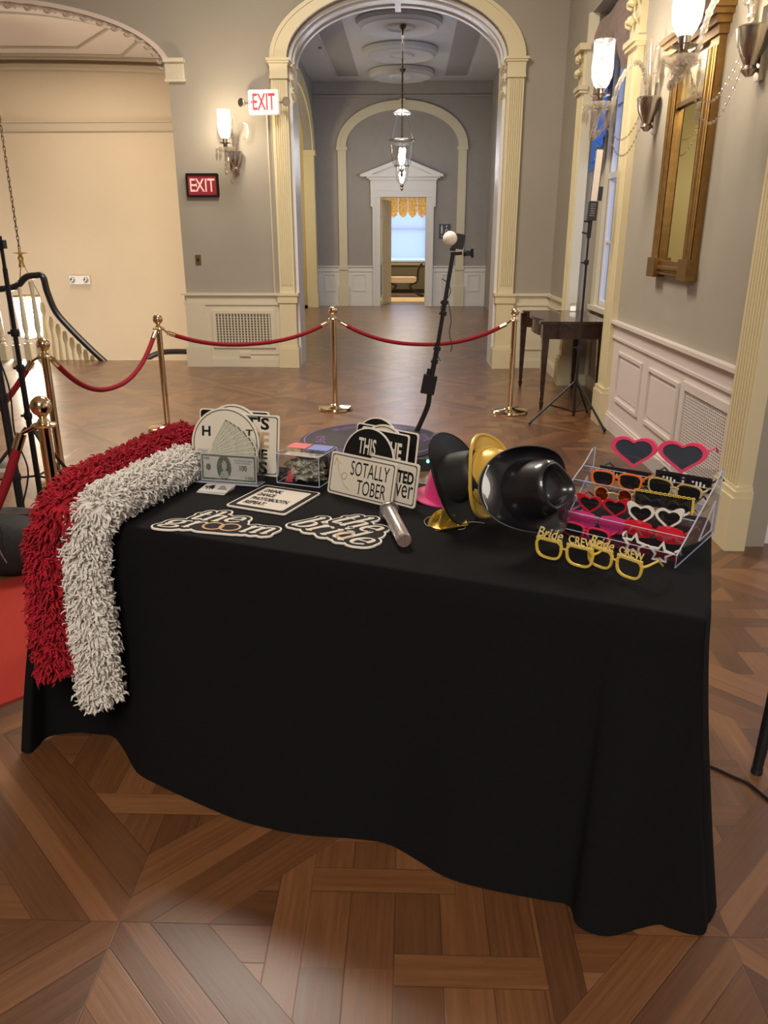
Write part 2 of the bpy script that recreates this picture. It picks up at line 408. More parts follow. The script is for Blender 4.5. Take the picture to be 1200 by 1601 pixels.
def arch_ring(mb, cx, a0, a1, zs, b0, b1, y0, y1, n=48):
    """half elliptical band between (a0,b0) and (a1,b1)"""
    vs = []; fs = []
    for k in range(n + 1):
        t = PI * k / n; c_, s_ = math.cos(t), math.sin(t)
        vs += [(cx + a0 * c_, y0, zs + b0 * s_), (cx + a1 * c_, y0, zs + b1 * s_), (cx + a1 * c_, y1, zs + b1 * s_), (cx + a0 * c_, y1, zs + b0 * s_)]
    for k in range(n):
        for j in range(4):
            l = (j + 1) % 4; fs.append((k * 4 + j, (k + 1) * 4 + j, (k + 1) * 4 + l, k * 4 + l))
    fs += [(0, 1, 2, 3), tuple(n * 4 + j for j in (3, 2, 1, 0))]
    mb.add(vs, fs)
def flutes(mb, axis, p, lo, hi, z0, z1, n, r):
    """raised reeds between flutes on a face; axis 'x' : face looks to -y at y=p, 'y': face looks to -x at x=p"""
    for k in range(n):
        c_ = lo + (hi - lo) * (k + .5) / n
        if axis == 'x': mb.tube([(c_, p, z0), (c_, p, z1)], r, 6, flat=.7)
        else: mb.tube([(p, c_, z0), (p, c_, z1)], r, 6, flat=.7)

# main arch trim
m = MB()
arch_ring(m, ACX, AA, AA + .185, AZ, AR, AR + .115, AY - .05, AY + .02)
arch_ring(m, ACX, AA + .15, AA + .20, AZ, AR + .09, AR + .125, AY - .065, AY)
struct('trim_1', m, CREAMY, 'cream archivolt of the main arch')
m = MB()   # stepped inner arch
arch_ring(m, ACX, AA - .035, AA + .01, AZ, AR - .03, AR + .02, AY + .10, AB + .02)
arch_ring(m, ACX, AA - .055, AA, AZ, AR - .045, AR, AY + .22, AY + .30)
arch_ring(m, ACX, AA - .055, AA, AZ, AR - .045, AR, AB - .10, AB - .02)
for sgn in (-1, 1):
    xa = ACX + sgn * (AA + .01); xb = ACX + sgn * (AA - .035)
    m.box((xa, AY + .10, 0), (xb, AB + .02, AZ))
m.box((ACX - .035, AY + .05, AZ + AR - .075), (ACX + .035, AB + .03, AZ + AR + .01))
struct('trim_2', m, WHITE, 'painted inner lining of the main arch')
for q, sgn in enumerate((-1, 1)):
    m = MB(); x0 = ACX + sgn * AA; x1 = x0 + sgn * .195; lo, hi = min(x0, x1), max(x0, x1)
    m.box((lo, AY - .05, 0), (hi, AY + .1, AZ - .02))
    flutes(m, 'x', AY - .055, lo + .02, hi - .02, 1.05, AZ - .22, 6, .010)
    m.box((lo - .012, AY - .075, AZ - .20), (hi + .012, AY + .12, AZ - .17))
    m.box((lo - .008, AY - .065, AZ - .17), (hi + .008, AY + .12, AZ - .06))
    for zz, e in ((AZ - .06, .015), (AZ - .035, .03), (AZ - .012, .042)):
        m.box((lo - e, AY - .05 - e, zz), (hi + e, AY + .12, zz + .026))
    for zz, e in ((.80, .012), (.83, .03), (.92, .045)):       # rail returns round the pilaster
        m.box((lo - e, AY - .05 - e, zz), (hi + e, AY + .14, zz + (.03 if e != .03 else .09)))
    m.box((lo - .01, AY - .07, 0), (hi + .01, AY + .14, .80))
    m.box((lo - .035, AY - .10, 0), (hi + .03, AY + .16, .25)); m.box((lo - .025, AY - .09, .25), (hi + .02, AY + .16, .28))
    # scroll brackets on the inner side of the capital
    ix = x0 - sgn * .02
    for k in range(3):
        m.tube([(ix - sgn * .03, AY + .0 + .02 * k, AZ - .05 - .14 * k), (ix - sgn * .05, AY + .10, AZ - .12 - .14 * k), (ix, AY + .14, AZ - .17 - .14 * k)], .022, 6)
    struct('trim_%d' % (3 + q), m, CREAMY, 'fluted cream pilaster of the main arch, %s' % ('left' if sgn < 0 else 'right'))

# stair arch trim
m = MB()
arch_ring(m, BCX, BA - .015, BA + .05, BZ, BR_ - .01, BR_ + .035, AY - .03, AY + .02)
arch_ring(m, BCX, BA - .045, BA + .0, BZ, BR_ - .05, BR_ - .0, AY + .02, AY + .25)
struct('trim_5', m, STAIRC, 'moulded edge of the stair arch')
m = MB()
for k in range(30):
    t = PI * (k + .5) / 30; cx = BCX + (BA - .03) * math.cos(t); cz = BZ + (BR_ - .035) * math.sin(t)
    m.tube(smoothpts([(cx - .07, AY + .02, cz), (cx - .03, AY + .0, cz - .03), (cx + .03, AY, cz - .01), (cx + .06, AY + .02, cz - .03)], 3), .017, 5)
struct('trim_6', m, STAIRT, 'carved leaf band of the stair arch')
m = MB()
xl = BCX + BA
m.box((xl - .02, AY - .04, 3.40), (xl + .2, AY + .02, 3.60)); m.box((xl - .03, AY - .08, 3.58), (xl + .215, AY + .02, 3.62)); m.box((xl - .03, AY - .05, 3.38), (xl + .215, AY + .02, 3.405))
for k in range(13): m.tube([(xl + .0 + k * .0155, AY - .043, 3.41), (xl + .0 + k * .0155, AY - .043, 3.57)], .004, 5)
m.box((xl - .02, AY - .02, 3.38), (xl + .005, AB, 3.62))
struct('trim_7', m, CREAM, 'ribbed impost block of the stair arch')

# dado of the arch wall left of the arch
def dado_y(mb, x0, x1, y, panels=()):
    mb.box((x0, y - .02, 0), (x1, y + .01, .82)); mb.box((x0, y - .035, 0), (x1, y, .10)); mb.box((x0, y - .028, .10), (x1, y, .12))
    mb.box((x0, y - .035, .80), (x1, y, .83)); mb.box((x0, y - .028, .83), (x1, y, .92)); mb.box((x0, y - .06, .92), (x1, y, .95))
    for a, b, c, d in panels:
        for (p, q, r, s_) in ((a, b, c, c + .02), (a, b, d - .02, d), (a, a + .02, c, d), (b - .02, b, c, d)):
            mb.box((p, y - .034, r), (q, y - .018, s_))
m = MB(); dado_y(m, -2.885, -1.62, AY)
m.box((-2.93, AY - .05, 0), (-2.60, AY, .25)); m.box((-2.92, AY - .045, .25), (-2.61, AY, .27)); m.box((-2.90, AY - .035, .25), (-2.64, AY, .80))
m.box((-2.92, AY - .04, .80), (-2.885, AB, .83)); m.box((-2.945, AY - .06, .92), (-2.885, AB, .95)); m.box((-2.91, AY, 0), (-2.885, AB, .92)); m.box((-2.93, AY - .05, 0), (-2.885, AB, .25))
m.tube([(-1.72, AY - .02, .30), (-1.72, AY - .02, 3.3)], .008, 5)
struct('trim_8', m, CREAM, 'cream dado left of the main arch', smooth=False)
m = MB(); dado_y(m, 1.34, 1.86, AY, [(1.50, 1.82, .24, .72)])
struct('trim_9', m, CREAM, 'cream dado right of the main arch', smooth=False)
t = thing('wall_vent', 'large vertical-slat vent grille set in the cream dado left of the arch', 'vent', (-2.15, AY - .03, .49))
m = MB(); m.box((-2.52, AY - .022, .28), (-1.78, AY - .0205, .70)); m.build('vent_shade_sheet', VENTD, t, True)
m = MB(); m.box((-2.56, AY - .04, .25), (-2.51, AY - .02, .73)); m.box((-1.79, AY - .04, .25), (-1.74, AY - .02, .73)); m.box((-2.56, AY - .04, .25), (-1.74, AY - .02, .29)); m.box((-2.56, AY - .04, .69), (-1.74, AY - .02, .73)); m.build('vent_frame', CREAM, t, True)
m = MB()
for k in range(17):
    xx = -2.50 + .71 * (k + .5) / 17; m.box((xx - .008, AY - .034, .29), (xx + .008, AY - .024, .69))
for k in range(12): m.box((-2.52, AY - .027, .30 + k * .034), (-1.78, AY - .0235, .308 + k * .034))
m.build('grille', CREAM, t, True)
m = MB(); m.box((-2.22, AY - .05, .14), (-2.08, AY - .02, .19)); m.box((-2.08, AY - .03, .165), (-1.68, AY - .02, .175))
tag(m.build('floor_outlet', CREAM), 'small cream outlet strip at the foot of the dado under the wall vent', 'outlet')
m = MB()
c1 = ony(310, 406, AY); m.box((c1.x - .035, AY - .012, c1.z - .06), (c1.x + .035, AY, c1.z + .06))
tg = thing('light_switch', 'small brass light switch plate on the grey wall left of the arch', 'switch', (c1.x, AY, c1.z)); m.build('switch_plate', DBRASS, tg, True)
m = MB(); m.box((c1.x - .008, AY - .03, c1.z - .02), (c1.x + .008, AY - .01, c1.z + .015)); m.build('toggle', INK, tg, True)

# ---- right wall
wy0, wy1 = 7.2, 9.02         # window recess
m = MB()
m.box((RX, 4.0, 0), (RX + .15, 6.95, 5.6)); m.box((RX, 9.2, 0), (RX + .15, AY, 5.6)); 
m.box((RX, 6.95, 0), (2.15, wy0, 5.6)); m.box((RX + .0, wy1, 0), (2.15, 9.2, 5.6))
# recess back wall with window hole
ya, yb, za, zb = 7.62, 8.90, .92, 3.55
m.box((2.10, wy0, 0), (2.20, wy1, za)); m.box((2.10, wy0, zb), (2.20, wy1, 5.6)); m.box((2.10, wy0, za), (2.20, ya, zb)); m.box((2.10, yb, za), (2.20, wy1, zb))
m.box((RX, wy0, 3.75), (2.2, wy1, 5.6))
struct('wall_right', m, GREY, 'grey right wall', smooth=False)
m = MB(); m.box((RX + .0, 4.08, 0), (4.5, 4.2, 5.6)); m.box((4.5, -4, 0), (4.6, 4.2, 5.6))
struct('wall_side_passage', m, WHITE, 'pale wall of the opening at the right edge', smooth=False)
m = MB(); m.box((RX, 4.05, 0), (4.5, 4.09, .12)); m.box((RX, 4.055, .12), (4.5, 4.09, .14)); m.box((1.93, 4.055, .47), (4.4, 4.09, .50))
struct('baseboard_side_passage', m, WHITE, smooth=False)
m = MB(); m.box((-9, -4.1, 0), (4.6, -4, 5.6)); struct('wall_back', m, GREY, 'wall behind the viewpoint')
m = MB(); m.box((-9.1, -4, 0), (-9, 16, 5.6)); struct('wall_left', m, GREY, 'left wall out of view')

def dado_x(mb, y0, y1, X=RX, panels=()):
    mb.box((X - .01, y0, 0), (X + .01, y1, .82)); mb.box((X - .035, y0, 0), (X, y1, .12)); mb.box((X - .026, y0, .12), (X, y1, .14))
    mb.box((X - .03, y0, .79), (X, y1, .81)); mb.box((X - .02, y0, .81), (X, y1, .90)); mb.box((X - .035, y0, .90), (X, y1, .915)); mb.box((X - .055, y0, .915), (X, y1, .94))
    for a, b, c, d in panels:
        for (p, q, r, s_) in ((a, b, c, c + .025), (a, b, d - .025, d), (a, a + .025, c, d), (b - .025, b, c, d)):
            mb.box((X - .028, p, r), (X - .008, q, s_))
        mb.box((X - .016, a + .06, c + .06), (X - .008, b - .06, d - .06))
m = MB(); dado_x(m, 4.2, 6.97, RX, [(6.02, 6.71, .28, .70), (5.16, 5.84, .28, .70)])
struct('trim_10', m, PINKW, 'panelled dado of the right wall', smooth=False)
m = MB(); dado_x(m, 9.15, AY, RX); struct('trim_11', m, CREAM, 'dado beyond the window', smooth=False)
t = thing('perforated_vent', 'white perforated metal vent grille low in the panelling of the right wall', 'vent', (RX, 4.66, .43))
m = MB(); m.box((RX - .0125, 4.30, .17), (RX - .011, 5.02, .68)); m.build('vent_shade_sheet', VENTD, t, True)
m = MB()
m.box((RX - .03, 4.24, .12), (RX - .01, 5.08, .17)); m.box((RX - .03, 4.24, .68), (RX - .01, 5.08, .73)); m.box((RX - .03, 4.24, .17), (RX - .01, 4.30, .68)); m.box((RX - .03, 5.02, .17), (RX - .01, 5.08, .68))
m.build('vent_frame', PINKW, t, True)
m = MB()
for k in range(24): m.box((RX - .018, 4.30 + .72 * k / 24, .17), (RX - .014, 4.30 + .72 * k / 24 + .013, .68))
for k in range(27): m.box((RX - .0185, 4.30, .17 + .51 * k / 27), (RX - .0145, 5.02, .17 + .51 * k / 27 + .008))
m.build('grille', PINKW, t, True)

# near fluted pilaster at the right edge
m = MB()
m.box((1.775, 3.97, 0), (RX + .02, 4.23, 5.6)); flutes(m, 'y', 1.772, 3.985, 4.215, .36, 5.5, 7, .011)
m.box((1.738, 3.93, 0), (1.846, 4.26, .30)); m.box((1.748, 3.94, .30), (1.85, 4.25, .335)); m.box((1.760, 3.955, .335), (1.85, 4.24, .355))
struct('trim_12', m, CREAMY, 'near fluted pilaster at the right edge')
# window pilasters
for q, (y0, y1) in enumerate(((6.93, 7.20), (9.0, 9.2))):
    m = MB(); m.box((1.775, y0, 0), (RX + .02, y1, 3.42)); m.box((1.765, y0 + .05, .4), (1.78, y0 + .065, 3.0)); m.box((1.765, y1 - .065, .4), (1.78, y1 - .05, 3.0))
    m.box((1.745, y0 - .02, 0), (RX + .02, y1 + .02, .30)); m.box((1.755, y0 - .012, .30), (RX + .02, y1 + .012, .34))
    m.box((1.75, y0 - .025, 3.03), (RX, y1 + .025, 3.06)); m.box((1.735, y0 - .035, 3.06), (RX, y1 + .035, 3.10))
    for zz in (3.2, 3.33):
        m.tube(smoothpts([(1.765, y0 + .03, zz), (1.74, y0 + .0, zz + .02), (1.735, y0 + .02, zz + .05), (1.75, y0 + .04, zz + .035)], 4), .013, 6)
        m.tube(smoothpts([(1.765, y1 - .03, zz), (1.74, y1 + .0, zz + .02), (1.735, y1 - .02, zz + .05), (1.75, y1 - .04, zz + .035)], 4), .013, 6)
        m.sphere((1.74, (y0 + y1) / 2, zz + .03), .035, 6)
    m.box((1.72, y0 - .04, 3.42), (RX, y1 + .04, 3.48))
    struct('trim_%d' % (13 + q), m, CREAMY, 'cream window pilaster, %s' % ('nearer' if q == 0 else 'farther'))
m = MB()   # lining of the recess, sill, casing
m.box((2.06, wy1 - .012, 0), (2.11, wy1 + .0, 3.75)); m.box((1.80, wy1 - .035, 0), (1.90, wy1 + .02, 3.75)); m.box((1.80, wy0 - .02, 0), (1.90, wy0 + .02, 3.75))
m.box((2.02, ya - .1, za - .05), (2.12, yb + .09, za)); m.box((2.07, yb, za), (2.11, yb + .09, zb + .1)); m.box((2.07, ya - .10, za), (2.11, ya, zb + .1)); m.box((2.07, ya, zb), (2.11, yb, zb + .1))
m.box((2.07, wy0, 0), (2.11, wy1, .13)); m.box((1.85, wy1 - .03, 0), (2.1, wy1 + .0, .13))
struct('trim_15', m, CREAM, 'cream casing of the window recess', smooth=False)
def window_x(name, X, y0, y1, z0, z1, ny=3, nz=4):
    m = MB(); fw = .05
    m.box((X - .02, y0, z0), (X + .03, y0 + fw, z1)); m.box((X - .02, y1 - fw, z0), (X + .03, y1, z1)); m.box((X - .02, y0, z0), (X + .03, y1, z0 + fw)); m.box((X - .02, y0, z1 - fw), (X + .03, y1, z1))
    m.box((X - .03, y0, (z0 + z1) / 2 - .03), (X + .03, y1, (z0 + z1) / 2 + .03))
    for k in range(1, ny): yy = y0 + (y1 - y0) * k / ny; m.box((X - .01, yy - .012, z0), (X + .02, yy + .012, z1))
    for k in range(1, nz): zz = z0 + (z1 - z0) * k / nz; m.box((X - .01, y0, zz - .012), (X + .02, y1, zz + .012))
    o = struct(name, m, WHITE, 'white sash window with small panes', smooth=False)
    g = MB(); g.box((X + .004, y0, z0), (X + .008, y1, z1)); p = g.build('pane', WGLASS, o); return o
window_x('window_1', 2.14, ya, yb, za, zb)

# ---- hall
hwy0, hwy1 = 12.6, 14.4
def side_wall(mb, x0, x1, Y0, Y1, zt, opn=None):
    if not opn: mb.box((x0, Y0, 0), (x1, Y1, zt)); return
    a, b, c, d = opn
    mb.box((x0, Y0, 0), (x1, a, zt)); mb.box((x0, b, 0), (x1, Y1, zt)); mb.box((x0, a, d), (x1, b, zt))
    if c > 0: mb.box((x0, a, 0), (x1, b, c))
m = MB(); side_wall(m, HR, HR + .2, AB, FY, HC, (15.2, 16.9, .5, 3.6)); struct('wall_hall_right', m, GREYH, 'right wall of the hallway', smooth=False)
window_x('window_2', HR + .12, 15.2, 16.9, .5, 3.6)
m = MB(); m.box((HR - .05, 16.9, 0), (HR, 17.15, 3.9)); m.box((HR - .05, 14.95, 0), (HR, 15.2, 3.9)); m.box((HR - .05, 14.95, 3.6), (HR, 17.15, 3.9)); m.box((HR - .05, 14.95, .4), (HR, 17.15, .5))
dado = MB()
struct('trim_16', m, CREAM, 'casing of the hallway window', smooth=False)
# left wall of the hall with an arched opening
m = MB()
A0, A1, AS, AT = 15.6, 19.9, 3.6, 4.62
side_wall(m, HL - .2, HL, AB, FY, HC, (A0, A1, 0, AT))
n = 24
for k in range(n):
    t0, t1 = PI * k / n, PI * (k + 1) / n; cy = (A0 + A1) / 2; hw = (A1 - A0) / 2
    ya_, yb_ = cy + hw * math.cos(t0), cy + hw * math.cos(t1); z0_, z1_ = AS + (AT - AS) * math.sin(t0), AS + (AT - AS) * math.sin(t1)
    for X in (HL, HL - .2): m.add([(X, ya_, z0_), (X, yb_, z1_), (X, yb_, AT), (X, ya_, AT)], [(0, 1, 2, 3)])
    m.add([(HL, ya_, z0_), (HL, yb_, z1_), (HL - .2, yb_, z1_), (HL - .2, ya_, z0_)], [(0, 1, 2, 3)])
struct('wall_hall_left', m, GREYH, 'left wall of the hallway', smooth=False)
m = MB()
for (e0, e1, xx) in ((-.0, .26, HL + .03), (.2, .28, HL + .045)):
    for k in range(n):
        t0, t1 = PI * k / n, PI * (k + 1) / n
        P = lambda t_, e: ((A0 + A1) / 2 + (hw + e) * math.cos(t_), AS + (AT - AS + e) * math.sin(t_))
        a_, b_, c_, d_ = P(t0, e0), P(t1, e0), P(t1, e1), P(t0, e1)
        m.add([(xx, *a_), (xx, *b_), (xx, *c_), (xx, *d_), (HL, *a_), (HL, *b_), (HL, *c_), (HL, *d_)], [(0,1,2,3),(4,5,1,0),(2,6,7,3),(1,5,6,2)])
for yy in (A0 - .256, A1 - .006): m.box((HL - .21, yy, 0), (HL + .04, yy + .26, AS)); m.box((HL - .2, yy - .02, 0), (HL + .06, yy + .28, .3)); m.box((HL - .2, yy - .02, AS - .12), (HL + .07, yy + .28, AS))
struct('trim_17', m, CREAMY, 'cream arch on the left side of the hallway', smooth=False)
m = MB(); m.box((-6, 15, -.1), (HL - .2, 20.6, 0)); struct('floor_side_room', m, PARQ)
m = MB(); m.box((-6, 15, 0), (-5.9, 20.6, HC)); m.box((-6, 20.5, 0), (HL - .2, 20.6, HC)); m.box((-6, 14.9, 0), (HL - .2, 15, HC)); m.box((-6, 15, HC), (HL - .2, 20.6, HC + .1))
struct('wall_side_room', m, CREAMY, 'walls of the lit room left of the hallway', smooth=False)

# far wall with door opening
DX0, DX1, DZ = -.70, .43, 2.59
m = MB(); m.box((HL - .2, FY, 0), (DX0, FY + .2, HC)); m.box((DX1, FY, 0), (HR + .2, FY + .2, HC)); m.box((DX0, FY, DZ), (DX1, FY + .2, HC))
struct('wall_far', m, GREYH, 'grey end wall of the hallway', smooth=False)
m = MB()
ctr = -.17
arch_ring(m, ctr, 1.36, 1.56, 3.72, .80, .985, FY - .04, FY)
arch_ring(m, ctr, 1.50, 1.58, 3.72, .93, 1.0, FY - .055, FY)
m.box((ctr - .07, FY - .07, 4.49), (ctr + .07, FY, 4.75))
for sgn in (-1, 1):
    xa, xb = sorted((ctr + sgn * 1.36, ctr + sgn * 1.56)); m.box((xa, FY - .04, 0), (xb, FY, 3.72)); m.box((xa - .03, FY - .07, 3.64), (xb + .03, FY, 3.72)); m.box((xa - .03, FY - .07, 0), (xb + .03, FY, .5)); m.box((xa - .02, FY - .065, .88), (xb + .02, FY, .98))
struct('trim_18', m, CREAM, 'blind arch on the end wall', smooth=False)
m = MB()
for x0, x1 in ((HL, DX0 - .2), (DX1 + .2, HR)): 
    m.box((x0, FY - .02, 0), (x1, FY, .86)); m.box((x0, FY - .03, 0), (x1, FY, .12)); m.box((x0, FY - .04, .84), (x1, FY, .87)); m.box((x0, FY - .06, .95), (x1, FY, .98)); m.box((x0, FY - .03, .87), (x1, FY, .95))
for a, b in ((-2.12, -1.83), (-1.42, -1.08), (.85, 1.12), (1.50, 1.80)):
    for (p, q, r, s_) in ((a, b, .36, .385), (a, b, .755, .78), (a, a + .025, .36, .78), (b - .025, b, .36, .78)): m.box((p, FY - .036, r), (q, FY - .02, s_))
struct('trim_19', m, WHITE, 'panelled dado of the end wall', smooth=False)
m = MB()
m.box((HL, FY - .03, 4.78), (HR, FY, 4.83)); m.box((HL, FY - .05, HC - .06), (HR, FY, HC))
struct('trim_20', m, GREYH, 'picture rail of the end wall', smooth=False)
m = MB()   # doorcase with pediment
for sgn, x in ((-1, DX0), (1, DX1)):
    a, b = sorted((x, x + sgn * .17)); m.box((a, FY - .07, 0), (b, FY, DZ + .0)); a, b = sorted((x + sgn * .13, x + sgn * .19)); m.box((a, FY - .09, 0), (b, FY, DZ + .17))
    a, b = sorted((x + sgn * .15, x + sgn * .235)); m.box((a, FY - .09, DZ - .22), (b, FY, DZ + .17))
m.box((DX0 - .19, FY - .09, DZ), (DX1 + .19, FY, DZ + .17)); m.box((DX0 - .235, FY - .10, DZ + .15), (DX1 + .235, FY, DZ + .19))
m.box((DX0 - .24, FY - .08, DZ + .19), (DX1 + .24, FY, DZ + .40))
for e, zz in ((.27, .38), (.33, .42), (.40, .46)): m.box((DX0 - e, FY - .05 - e * .3, DZ + zz), (DX1 + e, FY, DZ + zz + .045))
for k in range(34): xx = DX0 - .27 + k * .0495; m.box((xx, FY - .17, DZ + .43), (xx + .025, FY, DZ + .46))
pb = DZ + .505; px0, px1 = DX0 - .48, DX1 + .40; ap = 3.47
for e in (0, .05):
    for (xa, xb) in ((px0, ctr + .03), (px1, ctr + .03)):
        th = .07
        m.add([(xa, FY - .2 + e, pb - e * 0), (xb, FY - .2 + e, ap), (xb, FY - .2 + e, ap - th - e), (xa + (.28 if xa < ctr else -.28) , FY - .2 + e, pb - e * 0), (xa, FY, pb), (xb, FY, ap), (xb, FY, ap - th - e), (xa + (.28 if xa < ctr else -.28), FY, pb)], [(0,1,2,3),(0,4,5,1),(3,2,6,7),(0,3,7,4),(4,7,6,5)])
m.add([(px0 + .1, FY - .1, pb), (px1 - .1, FY - .1, pb), (ctr + .03, FY - .1, ap - .05)], [(0, 1, 2)])
m.box((px0, FY - .2, pb - .05), (px1, FY, pb))
struct('trim_21', m, WHITE, 'white pedimented doorcase at the end of the hallway', smooth=False)
# open door leaf
t = bpy.data.objects.new('door_1', None); C.objects.link(t); t.location = (DX0 + .04, FY + .2, 0); t.rotation_euler = (0, 0, math.radians(78)); t['kind'] = 'structure'; t['label'] = 'open white panelled door at the end of the hallway'; t['category'] = 'structure'
m = MB(); m.box((0, -.02, .01), (.92, .02, 2.55)); 
for a, b, c_, d_ in ((.1, .42, .2, .9), (.5, .82, .2, .9), (.1, .42, 1.1, 1.9), (.5, .82, 1.1, 1.9), (.1, .42, 2.05, 2.4), (.5, .82, 2.05, 2.4)): m.box((a, -.028, c_), (b, .028, d_))
m.build('door_leaf', CREAM, t)
m = MB(); m.sphere((.85, -.05, 1.05), .03, 8); m.build('door_knob', BRASS, t)

# ceiling of the hall
m = MB(); m.box((HL - .2, AB, HC), (HR + .2, FY + .2, HC + .12)); m.box((HL, AB, HC - .03), (-1.72, FY, HC)); m.box((1.34, AB, HC - .03), (HR, FY, HC)); m.box((HL, FY - .45, HC - .03), (HR, FY, HC))
m.box((-1.17, AB, HC - .02), (.80, FY - .45, HC))
struct('ceiling_hall', m, CEIL, 'pale ceiling of the hallway', smooth=False)
m = MB(); m.box((-1.66, AB + .4, HC - .012), (-1.17, FY - .5, HC - .001)); m.box((.80, AB + .4, HC - .012), (1.28, FY - .5, HC - .001)); struct('trim_22', m, CEILD, 'darker panels of the hallway ceiling', smooth=False)
for k, cy in enumerate((13.0, 15.1, 17.2, 19.3)):
    m = MB(); m.lathe([(.70, HC - .0), (.74, HC - .05), (.72, HC - .11), (.66, HC - .135), (.64, HC - .16), (.60, HC - .15), (.28, HC - .13), (.25, HC - .16), (.20, HC - .165), (.17, HC - .14), (1e-6, HC - .14)], 56, c=(-.19, cy, 0))
    tag(m.build('ceiling_medallion', CEIL), 'round stepped plaster medallion on the hall ceiling, %s' % ('out of sight just behind the arch', 'nearest the arch, holding the nearer lantern chain', 'the middle one of the three in view', 'farthest from the arch')[k], 'ceiling medallion', 'plaster medallions along the hallway ceiling')
for sx_, yy in ((-1.45 - .3, 17.0), (1.62, 17.0)):
    m = MB(); m.lathe([(.035, HC - .05), (.03, HC - .03)], 12, c=(sx_, yy, 0)); tag(m.build('sprinkler_head', DBRASS), 'tiny dark fixture on the hall ceiling, %s side' % ('left' if sx_ < 0 else 'right'), 'ceiling fixture')

# far room
m = MB(); m.box((-2.2, 26, 0), (-.72, 26.1, 3.6)); m.box((.60, 26, 0), (2.2, 26.1, 3.6)); m.box((-.72, 26, 0), (.60, 26.1, .98)); m.box((-.72, 26, 2.9), (.60, 26.1, 3.6))
m.box((-2.3, FY + .2, 0), (-2.2, 26.1, 3.6)); m.box((2.2, FY + .2, 0), (2.3, 26.1, 3.6)); m.box((-2.3, FY + .2, 3.6), (2.3, 26.1, 3.7))
struct('wall_far_room', m, mat('far_room_paint', (.5, .42, .27), .8), 'walls of the room beyond the far door', smooth=False)
m = MB(); m.box((-.72, 26.0, .98), (-.67, 26.08, 2.9)); m.box((.55, 26.0, .98), (.6, 26.08, 2.9)); m.box((-.8, 25.9, .93), (.68, 26.05, .985)); m.box((-.72, 26, 1.9), (.6, 26.05, 1.95)); m.box((-.72, 26, 2.85), (.6, 26.06, 2.9))
o = struct('window_3', m, mat('blue_white_sash', (.5, .6, .75), .5), 'window of the room beyond the far door', smooth=False)
g = MB(); g.box((-.70, 26.02, 1.0), (.58, 26.025, 2.9)); g.build('pane', WGLASS, o)
BL_, nt, b = new_mat('roller_shade_cloth'); nt.nodes.clear()
out = nt.nodes.new('ShaderNodeOutputMaterial'); tr = nt.nodes.new('ShaderNodeBsdfTranslucent'); tr.inputs[0].default_value = (.95, .93, .9, 1); nt.links.new(tr.outputs[0], out.inputs[0])
m = MB(); m.box((-.69, 25.955, 1.05), (.57, 25.957, 2.9)); tag(m.build('window_blind', BL_), 'pale translucent blind drawn over the window of the far room', 'blind')
m = MB()
for k in range(6):
    x0 = -.92 + k * .30; n_ = 8
    pts = [(x0, 0), (x0 + .29, 0), (x0 + .29, -.50), (x0 + .25, -.60), (x0 + .145, -.68), (x0 + .04, -.60), (x0, -.50)]
    m.prism([(a, b_ + 2.93) for a, b_ in pts], 0, .03 + .02 * (k % 2), Matrix(((1,0,0,0),(0,0,-1,25.9),(0,1,0,0),(0,0,0,1))))
tag(m.build('window_valance', mat('gold_damask', (.62, .42, .16), .6, var=.35, vscale=14)), 'gold scalloped valance over the window of the far room', 'valance')
t = thing('curule_bench', 'small bench with curved dark ends and pale cushion in the far room', 'bench', (-.12, 23.9, 0))
m = MB(); m.box((-.55, 23.7, .36), (.25, 24.1, .40)); m.build('seat_frame', DWOOD, t, True)
m = MB(); pts = rrect(.80, .16, .06, 5); m.prism(pts, -.22, .22, Matrix.Translation((-.55, 23.9, .40)) @ Matrix.Rotation(PI / 2, 4, 'X')); m.build('cushion', mat('pale_cushion', (.72, .58, .42), .8), t, True)
for sgn in (-1, 1):
    m = MB()
    for yy in (23.70, 24.08): m.tube(smoothpts([(-.15 + sgn * .62, yy, .02), (-.15 + sgn * .45, yy, .08), (-.15 + sgn * .2, yy, .3), (-.15 + sgn * .42, yy, .45), (-.15 + sgn * .45, yy, .75), (-.15 + sgn * .55, yy, .93)], 5), .03, 8)
    m.tube([(-.15 + sgn * .55, 23.70, .93), (-.15 + sgn * .55, 24.08, .93)], .03, 8); m.build('curved_end', DWOOD, t, True)
m = MB(); m.box((-1.4, 21.6, 0), (1.4, 23.3, .012)); tag(m.build('rug', mat('tan_rug', (.62, .45, .25), .95, var=.15, vscale=3)), 'tan rug on the floor of the far room', 'rug')
t = thing('low_sideboard', 'dark low cabinet under the window of the far room', 'cabinet', (-.1, 25.7, 0)); m = MB(); m.box((-1.2, 25.45, .12), (1.2, 25.85, .85)); m.build('body', mat('olive_brown', (.12, .10, .06), .5), t, True); m = MB(); m.box((-1.25, 25.4, .85), (1.25, 25.88, .9)); m.build('top', mat('tan_top', (.35, .27, .15), .5), t, True)

